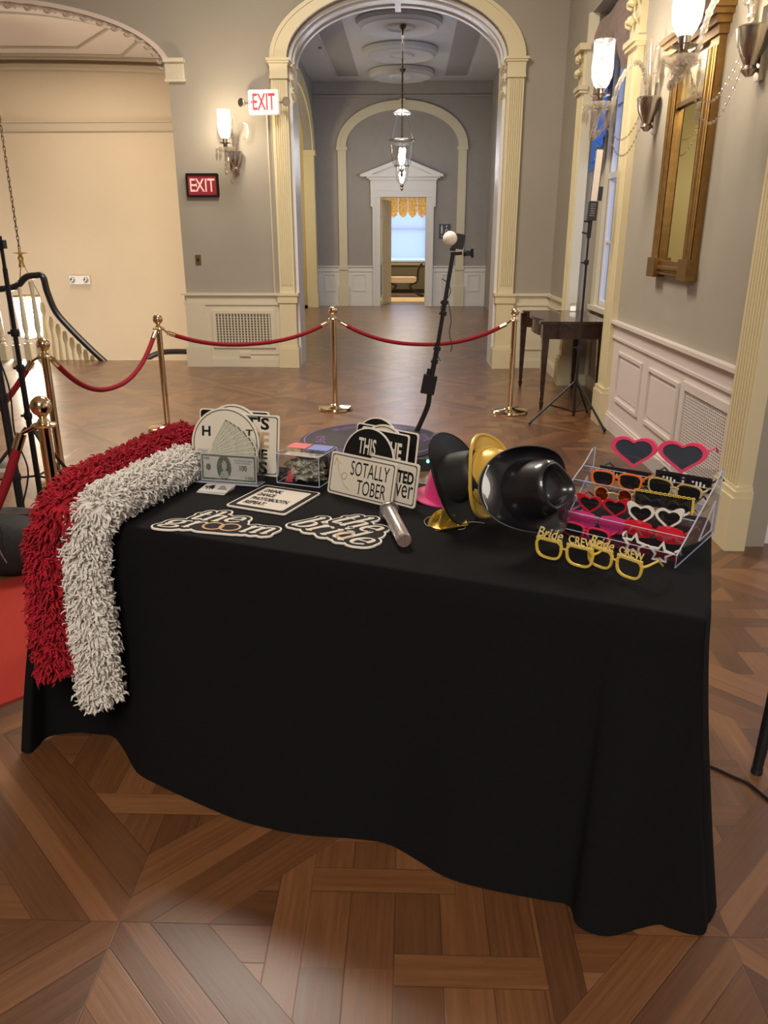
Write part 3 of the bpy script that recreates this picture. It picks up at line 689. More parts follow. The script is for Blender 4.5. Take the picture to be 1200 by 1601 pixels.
# hall window curtain
m = MB(); n_ = 60; vs = []; fs = []
for i in range(n_ + 1):
    yy = 15.0 + 2.1 * i / n_
    dip = .35 + .35 * abs(math.cos(PI * i / 20)) + .5 * max(0, (i - 46) / 14) + .5 * max(0, (14 - i) / 14)
    for j in range(7):
        vs.append((HR - .07 - .03 * math.sin(i * 1.1 + j), yy, 3.85 - dip * j / 6))
for i in range(n_):
    for j in range(6): fs.append((i * 7 + j, (i + 1) * 7 + j, (i + 1) * 7 + j + 1, i * 7 + j + 1))
BROWNS = mat('brown_damask', (.20, .13, .105), .55, var=.25, vscale=18, sheen=.2)
BLUEC = mat('blue_satin_lining', (.03, .13, .48), .45, sheen=.2)
hv = MB().add(vs, fs); tg = thing('swag_curtain', 'brown swag with blue tail over the hallway window beyond the arch', 'curtain', (HR - .07, 16, 3.5)); hv.build('swag', BROWNS, tg, True)
m = MB(); vs = []; fs = []
for i in range(13):
    for j in range(13):
        vs.append((HR - .06 - .035 * (i % 2), 16.85 + .25 * i / 12, 3.2 - j * (.3 + 1.0 * (1 - i / 12) * .5 + .5) / 12 * 1.2))
for i in range(12):
    for j in range(12): fs.append((i * 13 + j, (i + 1) * 13 + j, (i + 1) * 13 + j + 1, i * 13 + j + 1))
m.add(vs, fs).build('tail', BLUEC, tg, True, angle=80)

# restroom sign, emergency fixture
t = thing('restroom_sign', 'small dark restroom sign on the end wall right of the doorcase', 'sign', (.90, FY - .01, 1.8))
m = MB(); m.box((.76, FY - .025, 1.63), (1.04, FY - .005, 1.97)); m.build('sign_plate', mat('grey_sign', (.08, .08, .10), .5), t, True)
m = MB(); MY = Matrix(((1,0,0,0),(0,0,-1,FY - .026),(0,1,0,0),(0,0,0,1)))
m.prism(circ(.018, 12, .83, 1.92), 0, .001, MY); m.prism([(.81, 1.9), (.85, 1.9), (.845, 1.75), (.815, 1.75)], 0, .001, MY)
m.prism(circ(.018, 12, .95, 1.92), 0, .001, MY); m.ring(circ(.045, 16, .95, 1.80), circ(.032, 16, .95, 1.80), 0, .001, MY); m.tube([MY @ V(.94, 1.9, .002), MY @ V(.94, 1.83, .002), MY @ V(.99, 1.82, .002)], .006, 5)
m.text('REST', .82, 1.67, .14, .03, z1=.001, M=MY)
m.build('sign_symbols', WHITE, t, True)

# ---- stair hall
SY = 14.0
m = MB(); m.box((-9, SY, -3), (-2.3, SY + .1, 5.6)); struct('wall_stair', m, STAIRW, 'cream wall of the stair hall')
m = MB(); m.box((-2.9, AB, -3), (-2.5, SY, 5.6)); struct('wall_stair_right', m, STAIRW, 'right wall of the stair hall')
m = MB(); m.box((-9, AB, 5.15), (-2.3, SY, 5.3)); struct('ceiling_stair', m, STAIRC, 'ceiling of the stair hall')
m = MB(); m.box((-9, AB, 3.3), (-2.5, SY, 3.3001)) if False else None
m = MB(); m.box((-9, SY - .03, 3.31), (-2.5, SY, 3.44)); m.box((-9, SY - .05, 3.43), (-2.5, SY, 3.455)); m.box((-9, SY - .04, 3.30), (-2.5, SY, 3.315))
struct('trim_23', m, STAIRT, 'tan band on the stair wall', smooth=False)
m = MB()   # shallow curved cornice and coved ceiling panel edges
pts = [Vector((x, SY - .04, 4.115 + .14 * (1 - ((x + 6.7) / 4.2) ** 2) - .0)) for x in np.linspace(-9, -2.6, 24)]
m.tube(pts, .055, 6); m.tube([p + V(0, -.03, .12) for p in pts], .03, 6)
struct('trim_24', m, STAIRT, 'curved cornice on the stair wall')
# sloping cove of the vault above the cornice
m = MB(); vs = []; fs = []
xs = np.linspace(-9, -2.5, 20)
for x in xs:
    z0 = 4.24 + .14 * (1 - ((x + 6.7) / 4.2) ** 2); vs += [(x, SY, z0), (x, SY - 1.1, z0 + .22), (x, AB, z0 + .28)]
for i in range(len(xs) - 1):
    for j in range(2): fs.append((i * 3 + j, (i + 1) * 3 + j, (i + 1) * 3 + j + 1, i * 3 + j + 1))
struct('ceiling_vault', m.add(vs, fs), STAIRC, 'low vaulted ceiling over the stairs')
m = MB()
def vz(x, y):
    z0 = 4.24 + .14 * (1 - ((x + 6.7) / 4.2) ** 2); d = SY - y
    return z0 + (.22 * d / 1.1 if d < 1.1 else .22 + .06 * (d - 1.1) / (SY - AB - 1.1)) - .01
for poly in ([(-8.6, 13.6), (-5.2, 13.6), (-4.3, 12.8), (-4.9, 12.0), (-8.6, 12.0)], [(-8.9, 13.85), (-4.6, 13.85), (-3.7, 12.8), (-4.7, 11.5), (-8.9, 11.5)]):
    for i in range(len(poly) - 1):
        a, b_ = poly[i], poly[i + 1]; m.tube([(a[0] + (b_[0] - a[0]) * k / 8, a[1] + (b_[1] - a[1]) * k / 8, vz(a[0] + (b_[0] - a[0]) * k / 8, a[1] + (b_[1] - a[1]) * k / 8)) for k in range(9)], .022, 5)
struct('trim_25', m, STAIRT, 'panel mouldings of the stair ceiling')
m = MB(); m.box((-9, 10.82, -.12), (-2.9, 10.86, 0)); m.box((-9, 10.8, -3), (-2.9, 10.86, -.12)); struct('trim_26', m, CREAM, 'edge of the landing')
m = MB(); m.box((-9, AB, -3.1), (-2.3, SY, -3)); struct('floor_stairwell', m, STAIRT)
t = thing('emergency_light', 'small white emergency light box on the cream stair wall', 'emergency light', ony(126, 437, SY - .03))
a_ = ony(110, 431, SY); b_ = ony(143, 444, SY)
m = MB(); m.box((a_.x, SY - .06, b_.z), (b_.x, SY, a_.z)); m.build('housing', WHITE, t, True)
for fx in (.16, .82): m = MB(); m.sphere((a_.x + (b_.x - a_.x) * fx, SY - .06, (a_.z + b_.z) / 2), .05, 8); m.build('lens', mat('chrome_lens', (.6, .6, .6), .15, 1), t, True)
m = MB(); e0 = ony(0, 528, SY - .05); m.box((e0.x - 1.0, SY - .04, e0.z - .6), (e0.x + .06, SY, e0.z)); tt = thing('picture_frame', 'wooden picture frame low on the stair wall at the left edge', 'picture', (e0.x - .4, SY, e0.z - .3)); m.build('frame', GILT, tt, True)
m = MB(); m.box((e0.x - .9, SY - .045, e0.z - .5), (e0.x - .02, SY - .04, e0.z - .1)); m.build('print', mat('brown_print', (.3, .18, .09), .6), tt, True)
# lower handrail seen through the balustrade gap
m = MB(); m.tube(smoothpts([ony(225, 563, 12.6), ony(243, 554, 12.7), ony(262, 550, 12.8), ony(300, 550, 13.0)], 6), .045, 8)
tag(m.build('lower_handrail', RAILW), 'short dark curved handrail just above the landing edge beside the grey wall', 'handrail')

# balustrade
t = thing('balustrade', 'dark handrail on cream turned balusters sweeping down the stairwell at left', 'railing', (-5.2, 10.75, 0))
BYY = 10.75
rp = [ony(-260, 459, BYY), ony(-60, 455, BYY), ony(-20, 453, BYY), ony(12, 451, BYY), ony(28, 446, BYY), ony(40, 434, BYY), ony(55, 431, BYY), ony(67, 433, BYY), ony(74, 457, BYY), ony(87, 487, BYY), ony(110, 514, BYY), ony(140, 544, BYY), ony(168, 570, BYY), ony(190, 592, BYY)]
m = MB(); m.tube(smoothpts(rp, 6), .044, 10); m.build('handrail', RAILW, t, True)
def baluster(mb, x, y, z0, z1, r=.030):
    h = z1 - z0
    mb.box((x - r * 1.1, y - r * 1.1, z0), (x + r * 1.1, y + r * 1.1, z0 + h * .22))
    mb.lathe([(r * .6, h * .22), (r * 1.0, h * .24), (r * .5, h * .27), (r * .9, h * .30), (r * .55, h * .33), (r * .95, h * .42), (r * .9, h * .55), (r * .62, h * .8), (r * .7, h * .9), (r * .95, h)], 10, c=(x, y, z0))
for px_, top in ((-142, 457), (-118, 457), (-94, 457), (-70, 457), (-46, 456), (-22, 455), (2, 455), (22, 452), (41, 440), (60, 440)):
    p = ony(px_, 520, BYY); m = MB(); baluster(m, p.x, BYY, 0, ony(px_, top, BYY).z, .04); m.build('baluster', CREAM, t, True)
for k in range(10):
    px_ = 78 + k * 9.5; top = np.interp(px_, [74, 87, 110, 140, 168], [466, 498, 525, 555, 580]); p = ony(px_, 560, BYY + .1); zt = ony(px_, top, BYY).z
    m = MB(); r = .034; h = .85
    m.lathe([(r * .6, zt - h), (r * .95, zt - .45), (r * .62, zt - .30), (r * .55, zt - .16), (r * 1.05, zt - .10), (r * 1.0, zt - .03), (r * .6, zt + .02)], 10, c=(p.x, BYY + .1, 0)); m.build('baluster', CREAMY, t, True)

# stair lantern
LANT = bpy.data.materials.new('lit_lantern_glass'); LANT.use_nodes = True; _n = LANT.node_tree; _n.nodes.clear()
_o = _n.nodes.new('ShaderNodeOutputMaterial'); _x = _n.nodes.new('ShaderNodeMixShader'); _t = _n.nodes.new('ShaderNodeBsdfTransparent'); _e = _n.nodes.new('ShaderNodeEmission'); _e.inputs[0].default_value = (1, .90, .74, 1); _e.inputs[1].default_value = 5; _x.inputs[0].default_value = .35
_n.links.new(_t.outputs[0], _x.inputs[1]); _n.links.new(_e.outputs[0], _x.inputs[2]); _n.links.new(_x.outputs[0], _o.inputs[0])
t = thing('stair_lantern', 'glowing glass lantern hanging on a long chain in the stairwell', 'lantern', ony(47, 495, 12.0))
LC = ony(46, 495, 12.0); zt, zb = ony(45, 463, 12).z, ony(50, 527, 12).z
m = MB(); m.lathe([(.19, zt + .012), (.20, zt), (.19, zt - .012)], 24, c=(LC.x, LC.y, 0)); m.lathe([(.15, zb + .012), (.16, zb), (.15, zb - .012)], 24, c=(LC.x, LC.y, 0)); 
for k in range(3):
    a = k * 2 * PI / 3 + .5; m.tube([(LC.x + .19 * math.cos(a), LC.y + .19 * math.sin(a), zt), (LC.x + .04 * math.cos(a), LC.y + .04 * math.sin(a), zt + .42)], .006, 5); m.tube([(LC.x + .195 * math.cos(a), LC.y + .195 * math.sin(a), zt), (LC.x + .158 * math.cos(a), LC.y + .158 * math.sin(a), zb)], .005, 5)
m.lathe([(.05, zt + .42), (.03, zt + .5), (.045, zt + .55), (.02, zt + .6), (.12, zt + .625), (.02, zt + .64), (.015, zt + .7)], 12, c=(LC.x, LC.y, 0)); m.build('lantern_frame', DBRASS, t, True)
m = MB(); m.lathe([(.188, zt), (.19, zt - .15), (.155, zb)], 24, c=(LC.x, LC.y, 0)); m.v = m.v; m.f = m.f[:-2]; m.build('glass_shade', LANT, t, True)
BULB = mat('lit_bulb', (1, 1, 1), .5, emis=(1, .86, .66), es=90)
for k in range(3):
    a = k * 2.1; m = MB(); m.sphere((LC.x + .06 * math.cos(a), LC.y + .06 * math.sin(a), (zt + zb) / 2 + .03), .045, 8, sz=1.9); m.build('bulb', BULB, t, True)
m = MB(); top = ony(0, 215, 12.0); z0 = zt + .7; nlk = 52
for k in range(nlk):
    z = z0 + (5.0 - z0) * k / nlk; L_ = (5.0 - z0) / nlk * .72; a = (k % 2) * PI / 2
    pts = [(LC.x + math.cos(q) * .016 * math.cos(a), LC.y + math.cos(q) * .016 * math.sin(a), z + L_ * math.sin(q)) for q in np.linspace(0, 2 * PI, 8, endpoint=False)]
    m.tube(pts, .006, 4, closed=True)
m.build('chain', BRONZE, t, True)
lamp('stair_lantern_light', 'POINT', (LC.x, LC.y - .3, (zt + zb) / 2 + .02), 85, (1, .88, .68), .12)

# hall pendants
def pendant(Y, label, zr, rw, scale=1):
    cx = -.13 if Y < 15 else -.155
    t = thing('hall_lantern', label, 'lantern', (cx, Y, zr), 0, 'bell jar lanterns hung along the hallway')
    m = MB(); h = .42 * scale
    m.lathe([(rw, zr), (rw * .97, zr - h * .15), (rw * .92, zr - h * .45), (rw * .72, zr - h * .8), (rw * .3, zr - h * .98), (.02, zr - h)], 28, c=(cx, Y, 0)); m.f = m.f[:-2]; m.build('bell_jar', JARG, t, True)
    m = MB(); m.lathe([(rw * 1.12, zr + .02), (rw * 1.18, zr + .005), (rw * 1.05, zr - .01), (rw, zr)], 28, c=(cx, Y, 0)); m.f = m.f[:-2]
    m.lathe([(.012, zr - h - .12), (.03, zr - h - .08), (.018, zr - h - .05), (.045, zr - h - .02), (.04, zr - h + .01)], 12, c=(cx, Y, 0))
    for k in range(3):
        a = k * 2 * PI / 3 + .5; m.tube([(cx + rw * 1.1 * math.cos(a), Y + rw * 1.1 * math.sin(a), zr), (cx + .10 * math.cos(a), Y + .10 * math.sin(a), zr + .42)], .008, 5)
    m.tube([(cx, Y, zr - h), (cx, Y, zr - .1)], .008, 5)
    m.build('lantern_frame', SILV, t, True)
    m = MB(); m.lathe([(.16, zr + .44), (.12, zr + .47), (.04, zr + .50), (.03, zr + .43), (.14, zr + .42)], 20, c=(cx, Y, 0)); m.build('smoke_bell', CRYS, t, True)
    m = MB(); m.tube([(cx, Y, zr + .47), (cx, Y, HC - .14)], .012, 6); 
    for k in range(14): m.sphere((cx, Y, zr + .6 + k * .11), .018, 4, sz=1.6)
    m.lathe([(.07, HC - .15), (.05, HC - .19), (.02, HC - .22)], 14, c=(cx, Y, 0)); m.build('chain', BRONZE, t, True)
    for k in range(3):
        a = k * 2.1; m = MB(); m.sphere((cx + .045 * math.cos(a), Y + .045 * math.sin(a), zr - h * .35), .026, 8, sz=1.9); m.build('bulb', BULBC, t, True)
    lamp('hall_lantern_light', 'POINT', (cx, Y, zr - h * .35), 32, (.9, .93, 1), .08)
BULBC = mat('cool_lit_bulb', (1, 1, 1), .5, emis=(.8, .88, 1), es=40)
pendant(14.9, 'nearer bell-shaped glass lantern hanging in the hallway on a dark chain', 3.24, .21, 1.1)
pendant(18.4, 'farther, lower-looking glass lantern just above the doorcase pediment', 3.12, .15, .9)

# ---- exit signs
EXITR = mat('exit_red_face', (.30, .02, .035), .45); EXITL = mat('exit_letters', (.75, .55, .5), .5, emis=(1, .6, .5), es=.15)
t = thing('exit_sign', 'dark framed red EXIT sign on the grey wall under the wall sconce', 'exit sign', (-2.56, AY - .02, 2.24))
MYA = Matrix(((1,0,0,0),(0,0,-1,AY - .03),(0,1,0,0),(0,0,0,1)))
m = MB(); m.ring(rrect(.40, .27, .012, 3, -2.76, 2.105), inset(rrect(.40, .27, .012, 3, -2.76, 2.105), .022), -.03, .022, MYA); m.build('frame', INK, t, True)
m = MB(); m.box((-2.75, AY - .035, 2.115), (-2.37, AY, 2.365)); m.build('face', EXITR, t, True)
m = MB(); m.text('EXIT', -2.715, 2.165, .31, .15, z1=.008, M=MYA, bold=.01); m.prism([(-2.66, 2.24), (-2.63, 2.265), (-2.63, 2.215)], .008, .009, MYA); m.build('lettering', EXITL, t, True)
t = thing('exit_light', 'illuminated white-edged EXIT sign with side lamps beside the arch pilaster', 'exit sign', (-1.73, AY - .1, 3.13))
MYB = frame(V(-1.90, AY - .20, 3.0), V(1, -.10, 0), V(0, 0, 1))
m = MB(); m.prism(rrect(.36, .26, .02, 4), -.08, 0, MYB); m.build('housing', mat('white_housing', (.8, .72, .66), .4, emis=(1, .8, .7), es=.25), t, True)
m = MB(); m.text('EXIT', .05, .045, .27, .175, z1=.003, M=MYB, bold=.015); m.prism([(.02, .13), (.045, .15), (.045, .11)], 0, .003, MYB); m.build('lettering', mat('lit_red_letters', (.85, .03, .03), .5, emis=(1, .03, .04), es=.75), t, True)
for sgn in (-.06, .42):
    m = MB(); m.lathe([(.02, 0), (.035, .03), (.05, .07), (.045, .075)], 12, M=MYB @ Matrix.Translation((sgn, .13, -.06)) @ Matrix.Rotation(.5 if sgn > 0 else -.5, 4, 'Y')); m.tube([MYB @ V(sgn, .13, -.05), MYB @ V(.18, .13, -.05)], .012, 6); m.build('side_lamp', SILV, t, True)

# ---- crystal sconces (local: wall behind at y=0, arm goes to -y)
SHADE, nt, b = new_mat('etched_hurricane_glass'); nt.nodes.clear()
out = nt.nodes.new('ShaderNodeOutputMaterial'); mx = nt.nodes.new('ShaderNodeMixShader'); tr = nt.nodes.new('ShaderNodeBsdfTransparent'); em = nt.nodes.new('ShaderNodeEmission'); ns = nt.nodes.new('ShaderNodeTexNoise'); tc = nt.nodes.new('ShaderNodeTexCoord')
ns.inputs['Scale'].default_value = 28; nt.links.new(tc.outputs['Object'], ns.inputs['Vector'])
mr = nt.nodes.new('ShaderNodeMapRange'); mr.inputs[1].default_value = .42; mr.inputs[2].default_value = .5; mr.inputs[3].default_value = .22; mr.inputs[4].default_value = .5
nt.links.new(ns.outputs['Fac'], mr.inputs[0]); nt.links.new(mr.outputs[0], mx.inputs[0]); em.inputs[0].default_value = (1, .95, .85, 1); em.inputs[1].default_value = 1.3
nt.links.new(tr.outputs[0], mx.inputs[1]); nt.links.new(em.outputs[0], mx.inputs[2]); nt.links.new(mx.outputs[0], out.inputs[0])
SBULB = mat('sconce_bulb', (1, 1, 1), .5, emis=(1, .9, .74), es=25)
def make_sconce(M, label, ay=-.50, az=-.12, swing=0.0):
    t = thing('crystal_sconce', label, 'wall lamp', group='crystal wall sconces', M=M)
    m = MB(); m.lathe([(.015, -.20), (.045, -.17), (.03, -.15), (.075, -.06), (.085, 0), (.09, .02), (.08, .03)], 20, c=(0, -.07, 0)); m.box((-.03, -.03, -.22), (.03, 0, .12)); m.build('wall_bracket', SILV, t)
    arm = smoothpts([(0, -.09, .03), (swing * .2, -.13, .20), (swing * .35, -.20, .25), (swing * .6, -.30, .12), (swing * .75, -.36, -.12), (swing * .9, -.46, -.24), (swing, ay - .03, -.20), (swing, ay - .0, az)], 7)
    m = MB(); m.tube(arm, .015, 8); 
    for i in range(0, len(arm), 2): m.sphere(arm[i], .021, 4)
    m.build('glass_arm', CRYS, t)
    m = MB()
    for sx_ in (-1, 1):
        m.tube(smoothpts([(0, -.07, .04), (sx_ * .04, -.08, .22), (sx_ * .10, -.08, .34), (sx_ * .17, -.08, .30), (sx_ * .16, -.08, .18), (sx_ * .10, -.08, .17)], 6), .014, 7)
        m.tube(smoothpts([(0, -.07, .04), (sx_ * .03, -.09, .28), (0, -.10, .42)], 6), .009, 7)
    m.build('glass_scrolls', CRYS, t)
    c = (swing, ay, az)
    m = MB(); m.lathe([(.02, 0), (.06, .005), (.115, .04), (.12, .05), (.06, .02), (.02, .015)], 24, c=c); m.build('drip_pan', CRYS, t)
    m = MB(); m.lathe([(.015, .0), (.03, .02), (.018, .035), (.035, .06), (.02, .085), (.07, .10), (.072, .105), (.03, .11), (.032, .15), (.03, .155)], 18, c=c); m.build('candle_cup', SILV, t)
    m = MB(); m.lathe([(.035, .145), (.055, .17), (.074, .22), (.079, .28), (.075, .36), (.075, .445), (.078, .455)], 28, c=c); m.f = m.f[:-2]; m.build('hurricane_shade', SHADE, t)
    m = MB(); m.sphere((c[0], c[1], c[2] + .25), .030, 10, sz=1.7); m.build('bulb', SBULB, t)
    m = MB()
    for k in range(10):
        a = 2 * PI * k / 10; x, y = c[0] + .112 * math.cos(a), c[1] + .112 * math.sin(a); z = c[2] + .04
        m.lathe([(.003, 0), (.011, -.02), (.007, -.03), (.003, -.035), (.013, -.06), (.010, -.10), (1e-6, -.135)], 6, c=(x, y, z))
    m.build('prisms', CRYS, t)
    for q in (0, 1):
        m = MB()
        P0, P1 = Vector((swing, ay + .05, az - .02)), Vector((0, -.08, .06 - .1 * q))
        for k in range(22):
            f_ = k / 21; p = P0.lerp(P1, f_); p.z -= (.30 + .08 * q) * 4 * f_ * (1 - f_) * .8; m.sphere(p, .0085, 4)
        m.tube([P0.lerp(P1, k / 21) - V(0, 0, (.30 + .08 * q) * 4 * (k / 21) * (1 - k / 21) * .8) for k in range(22)], .0025, 5)
        m.build('bead_swag', CRYS, t)
    L_ = lamp('sconce_light', 'POINT', tuple(M @ V(c[0], c[1], c[2] + .335)), SCP, (1, .84, .6), .03)
    return t
SCP = 22
# left sconce faces the camera; swing sideways as photographed
pL = ony(369, 240, AY)
make_sconce(Matrix.Translation((pL.x, AY, 2.59)), 'crystal sconce with lit glass shade on the grey wall between the two exit signs', -.42, -.02, -.035)
MR = lambda y, z: Matrix.Translation((RX, y, z)) @ Matrix.Rotation(-PI / 2, 4, 'Z')
make_sconce(MR(6.39, 2.56), 'crystal sconce left of the gilt mirror, near the window', -.43, -.06)
make_sconce(MR(4.58, 2.60), 'crystal sconce right of the gilt mirror, nearest the viewer, cut by the top edge', -.42, -.16)

# ---- gilt mirror
mz0, my0, my1 = 1.36, 5.13, 5.98
t = thing('gilt_mirror', 'tall gilt framed mirror with painted top panel on the right wall', 'mirror', (RX, 5.55, mz0))
MX = Matrix(((0,0,-1,RX),(-1,0,0,0),(0,1,0,0),(0,0,0,1)))   # local x -> -Y, y -> Z, z -> -X
X0, X1 = -my1, -my0
zt = 2.72
m = MB()
m.box((X0 + .04, mz0 + .05, 0), (X1 - .04, zt, .015), MX); m.build('backing', DWOOD, t, True)
m = MB()
for a, b_ in ((X0 + .02, X0 + .16), (X1 - .16, X1 - .02)):
    m.box((a, mz0 + .02, 0), (b_, zt, .045), MX)
    for k in range(4): m.tube([MX @ V(a + .022 + k * .032, mz0 + .12, .05), MX @ V(a + .022 + k * .032, zt - .05, .05)], .010 if k % 2 else .014, 8)
    m.box((a - .02, mz0 - .01, 0), (b_ + .01, mz0 + .12, .075), MX)
m.box((X0 + .15, mz0 + .01, 0), (X1 - .15, mz0 + .10, .04), MX); m.tube([MX @ V(X0 + .15, mz0 + .055, .045), MX @ V(X1 - .15, mz0 + .055, .045)], .016, 6)
m.tube([MX @ V(X0 + .15, mz0 + .02, .045), MX @ V(X1 - .15, mz0 + .02, .045)], .010, 6)
m.box((X0 + .15, 2.43, 0), (X1 - .15, 2.46, .04), MX)
for e, zz, hh in ((0, zt, .05), (.025, zt + .05, .04), (.05, zt + .09, .03), (.07, zt + .12, .03)): m.box((X0 - e, zz, 0), (X1 + e, zz + hh, .06 + e), MX)
m.build('frame', GILT, t, True)
m = MB(); P = [(X0 - .02, zt + .15), (X1 + .02, zt + .15), (X1 - .02, zt + .25), (X1 - .2, zt + .27), ((X0 + X1) / 2 + .1, zt + .45), ((X0 + X1) / 2, zt + .60), ((X0 + X1) / 2 - .1, zt + .45), (X0 + .2, zt + .27), (X0 + .02, zt + .25)]
m.prism(P, 0, .04, MX)
for f_ in (.08, .92): m.lathe([(.04, 0), (.05, .03), (.02, .06), (.05, .11), (.03, .16), (1e-6, .19)], 10, c=(0, 0, 0), M=Matrix.Translation(MX @ V(X0 + (X1 - X0) * f_, zt + .16, .05)))
m.build('crest', GILT, t, True)
m = MB(); m.box((X0 + .15, mz0 + .10, .012), (X1 - .15, 2.43, .018), MX); m.build('mirror_glass', MIRR, t, True)
m = MB(); m.box((X0 + .15, 2.46, .012), (X1 - .15, zt, .018), MX); m.build('painted_panel', mat('yellow_painted_panel', (.42, .33, .14), .25, var=.6, vscale=9), t, True)

# ---- curtain over the near window (swag, jabot, blue lining)
t = thing('window_drapery', 'brown swagged valance with bright blue tails in the window bay at right', 'curtain', (1.87, 8.1, 3.4))
m = MB(); vs = []; fs = []; NN, JJ = 80, 14
for i in range(NN + 1):
    u = i / NN; yy = wy0 + .03 + (wy1 - wy0 - .06) * u
    ph = (u * 2.0) % 1; sag = math.sin(PI * ph)
    dip = .40 + .30 * sag
    for j in range(JJ + 1):
        v_ = j / JJ; vs.append((1.90 - .05 * math.sin(PI * v_) - .018 * math.sin(v_ * 30 + 2 * math.cos(PI * ph * 2)) * sag, yy, 3.66 - dip * v_))
for i in range(NN):
    for j in range(JJ): fs.append((i * (JJ + 1) + j, (i + 1) * (JJ + 1) + j, (i + 1) * (JJ + 1) + j + 1, i * (JJ + 1) + j + 1))
m.add(vs, fs).build('swag', BROWNS, t, True, angle=80)
def tail(mb, y0, y1, ztop, len0, len1, folds, x, amp, zfun=None):
    vs = []; fs = []; n = folds * 6
    for i in range(n + 1):
        u = i / n; yy = y0 + (y1 - y0) * u; L_ = len0 + (len1 - len0) * u
        for j in range(9):
            vs.append((x - amp * math.cos(u * folds * 2 * PI) * (.5 + .5 * j / 8), yy, ztop - L_ * j / 8))
    for i in range(n):
        for j in range(8): fs.append((i * 9 + j, (i + 1) * 9 + j, (i + 1) * 9 + j + 1, i * 9 + j + 1))
    mb.add(vs, fs)
m = MB(); tail(m, 8.62, 8.98, 3.64, .55, 1.05, 4, 1.92, .035); m.build('jabot', BROWNS, t, True, angle=80)
m = MB(); tail(m, 7.25, 7.62, 3.64, .98, .55, 4, 1.88, .035); m.build('jabot', BROWNS, t, True, angle=80)
m = MB(); tail(m, 8.68, 8.99, 3.2, .55, .92, 4, 1.955, .04); m.build('blue_lining', BLUEC, t, True, angle=80); m = MB(); tail(m, 7.23, 7.55, 3.2, .85, .42, 4, 1.93, .04); m.build('blue_lining', BLUEC, t, True, angle=80)

# ================================================================= FURNITURE AND STANDS
# side table
HT = .86
t = thing('side_table', 'dark mahogany card table with tapered legs in the window bay', 'table', (1.6, 8.2, 0), 0)
tx0, tx1, ty0, ty1 = 1.30, 1.93, 7.62, 8.86
legs = [(tx0 + .045, ty0 + .045), (tx1 - .045, ty0 + .045), (tx0 + .0, ty1 - .0), (tx1 - .045, ty1 - .045)]
def rect_serp():
    pts = [(tx0 - .02, ty0 - .02), (tx1 + .02, ty0 - .02), (tx1 + .02, ty1 + .02), (tx0 - .02, ty1 + .02), (tx0 - .02, ty1 - .10)]
    for k in range(9): u = k / 8; pts.append((tx0 + .05 - .07 * math.sin(PI * u), ty1 - .14 - (ty1 - ty0 - .28) * u))
    pts.append((tx0 - .02, ty0 + .10)); return pts
m = MB(); m.prism(rect_serp(), HT - .028, HT); m.build('tabletop', DWOOD, t, True)
m = MB(); a_ = inset(rect_serp(), .03); m.prism(a_, HT - .17, HT - .028); m.build('apron', DWOOD, t, True)
for lx, ly in legs:
    m = MB(); vs = []
    M_ = Matrix.Translation((lx, ly, 0)) @ Matrix.Rotation(PI / 4, 4, 'Z'); r2 = math.sqrt(2)
    m.lathe([(.012 * r2, .0), (.017 * r2, .03), (.022 * r2, .07), (.014 * r2, .085), (.018 * r2, .10), (.034 * r2, HT - .17), (.036 * r2, HT - .03)], 4, M=M_); m.build('leg', DWOOD, t, True, smooth=False)
cp = onz(895, 487, HT)
t = thing('votive_candle', 'small lit white votive candle in clear glass on the mahogany table', 'candle', (cp.x, cp.y, HT))
m = MB(); m.lathe([(.033, 0), (.036, .002), (.036, .09), (.033, .09), (.033, .008), (1e-6, .008)], 20); m.build('glass_cup', CRYS, t)
m = MB(); m.lathe([(.03, .01), (.03, .055), (1e-6, .055)], 18); m.build('wax', mat('white_wax', (.9, .88, .85), .5, emis=(1, .95, .9), es=.8), t)

def tripod(root, c, zhub, R, zmid, col, r=.009, spread=(200, 320, 80), zf=.01):
    cx, cy = c
    for a in spread:
        a = math.radians(a); e = V(cx + R * math.cos(a), cy + R * math.sin(a), zf); h = V(cx + .02 * math.cos(a), cy + .02 * math.sin(a), zhub)
        m = MB(); m.tube([h, e], r, 8); m.tube([e + (h - e) * .0, e + (h - e) * .05], r * 1.5, 8); m.build('leg', col, root, True)
        mid = h.lerp(e, .55); m = MB(); m.tube([V(cx, cy, zmid), mid], r * .7, 6); m.build('brace', col, root, True)
# LED stick on stand
sc = ony(897, 640, 7.1); sc = V(sc.x, 7.1, 0)
t = thing('stick_light_stand', 'black tripod stand with upright white stick light in front of the mahogany table', 'light stand', (sc.x, sc.y, 0))
cx, cy = sc.x, sc.y
def zat0(px, py): return ony(px, py, cy).z
tripod(t, (cx, cy), zat0(900, 597), .46, .09, BLK, .010, (199, 295, 62))
def zat(px, py): return ony(px, py, cy).z
m = MB(); m.tube([(cx, cy, .05), (cx, cy, zat(902, 545))], .014, 10); m.tube([(cx, cy, zat(902, 545)), (cx, cy, zat(911, 410))], .011, 10); m.tube([(cx, cy, zat(911, 410)), (cx, cy, zat(914, 372))], .009, 10)
for p_ in ((902, 545), (911, 410), (893, 598)): m.lathe([(.02, -.02), (.022, 0), (.02, .02)], 12, c=(cx, cy, zat(*p_)))
m.build('pole', BLK, t, True)
m = MB(); z0 = zat(914, 372)
for zz in (zat(911, 412), zat(902, 545)): m.tube([(cx, cy, zz), (cx - .045, cy, zz + .01)], .007, 6)
m.build('clamp_knob', BLK, t, True)
m = MB(); m.tube([(cx, cy, z0), (cx + .005, cy, z0 + .14)], .019, 12); m.tube([(cx, cy, z0 + .03), (cx - .06, cy, z0 + .045)], .007, 6); m.tube([(cx, cy, z0 + .13), (cx - .05, cy, z0 + .135)], .007, 6)
m.build('grip', BLKP, t, True)
zA = z0 + .14; zB = zat(933, 231) 
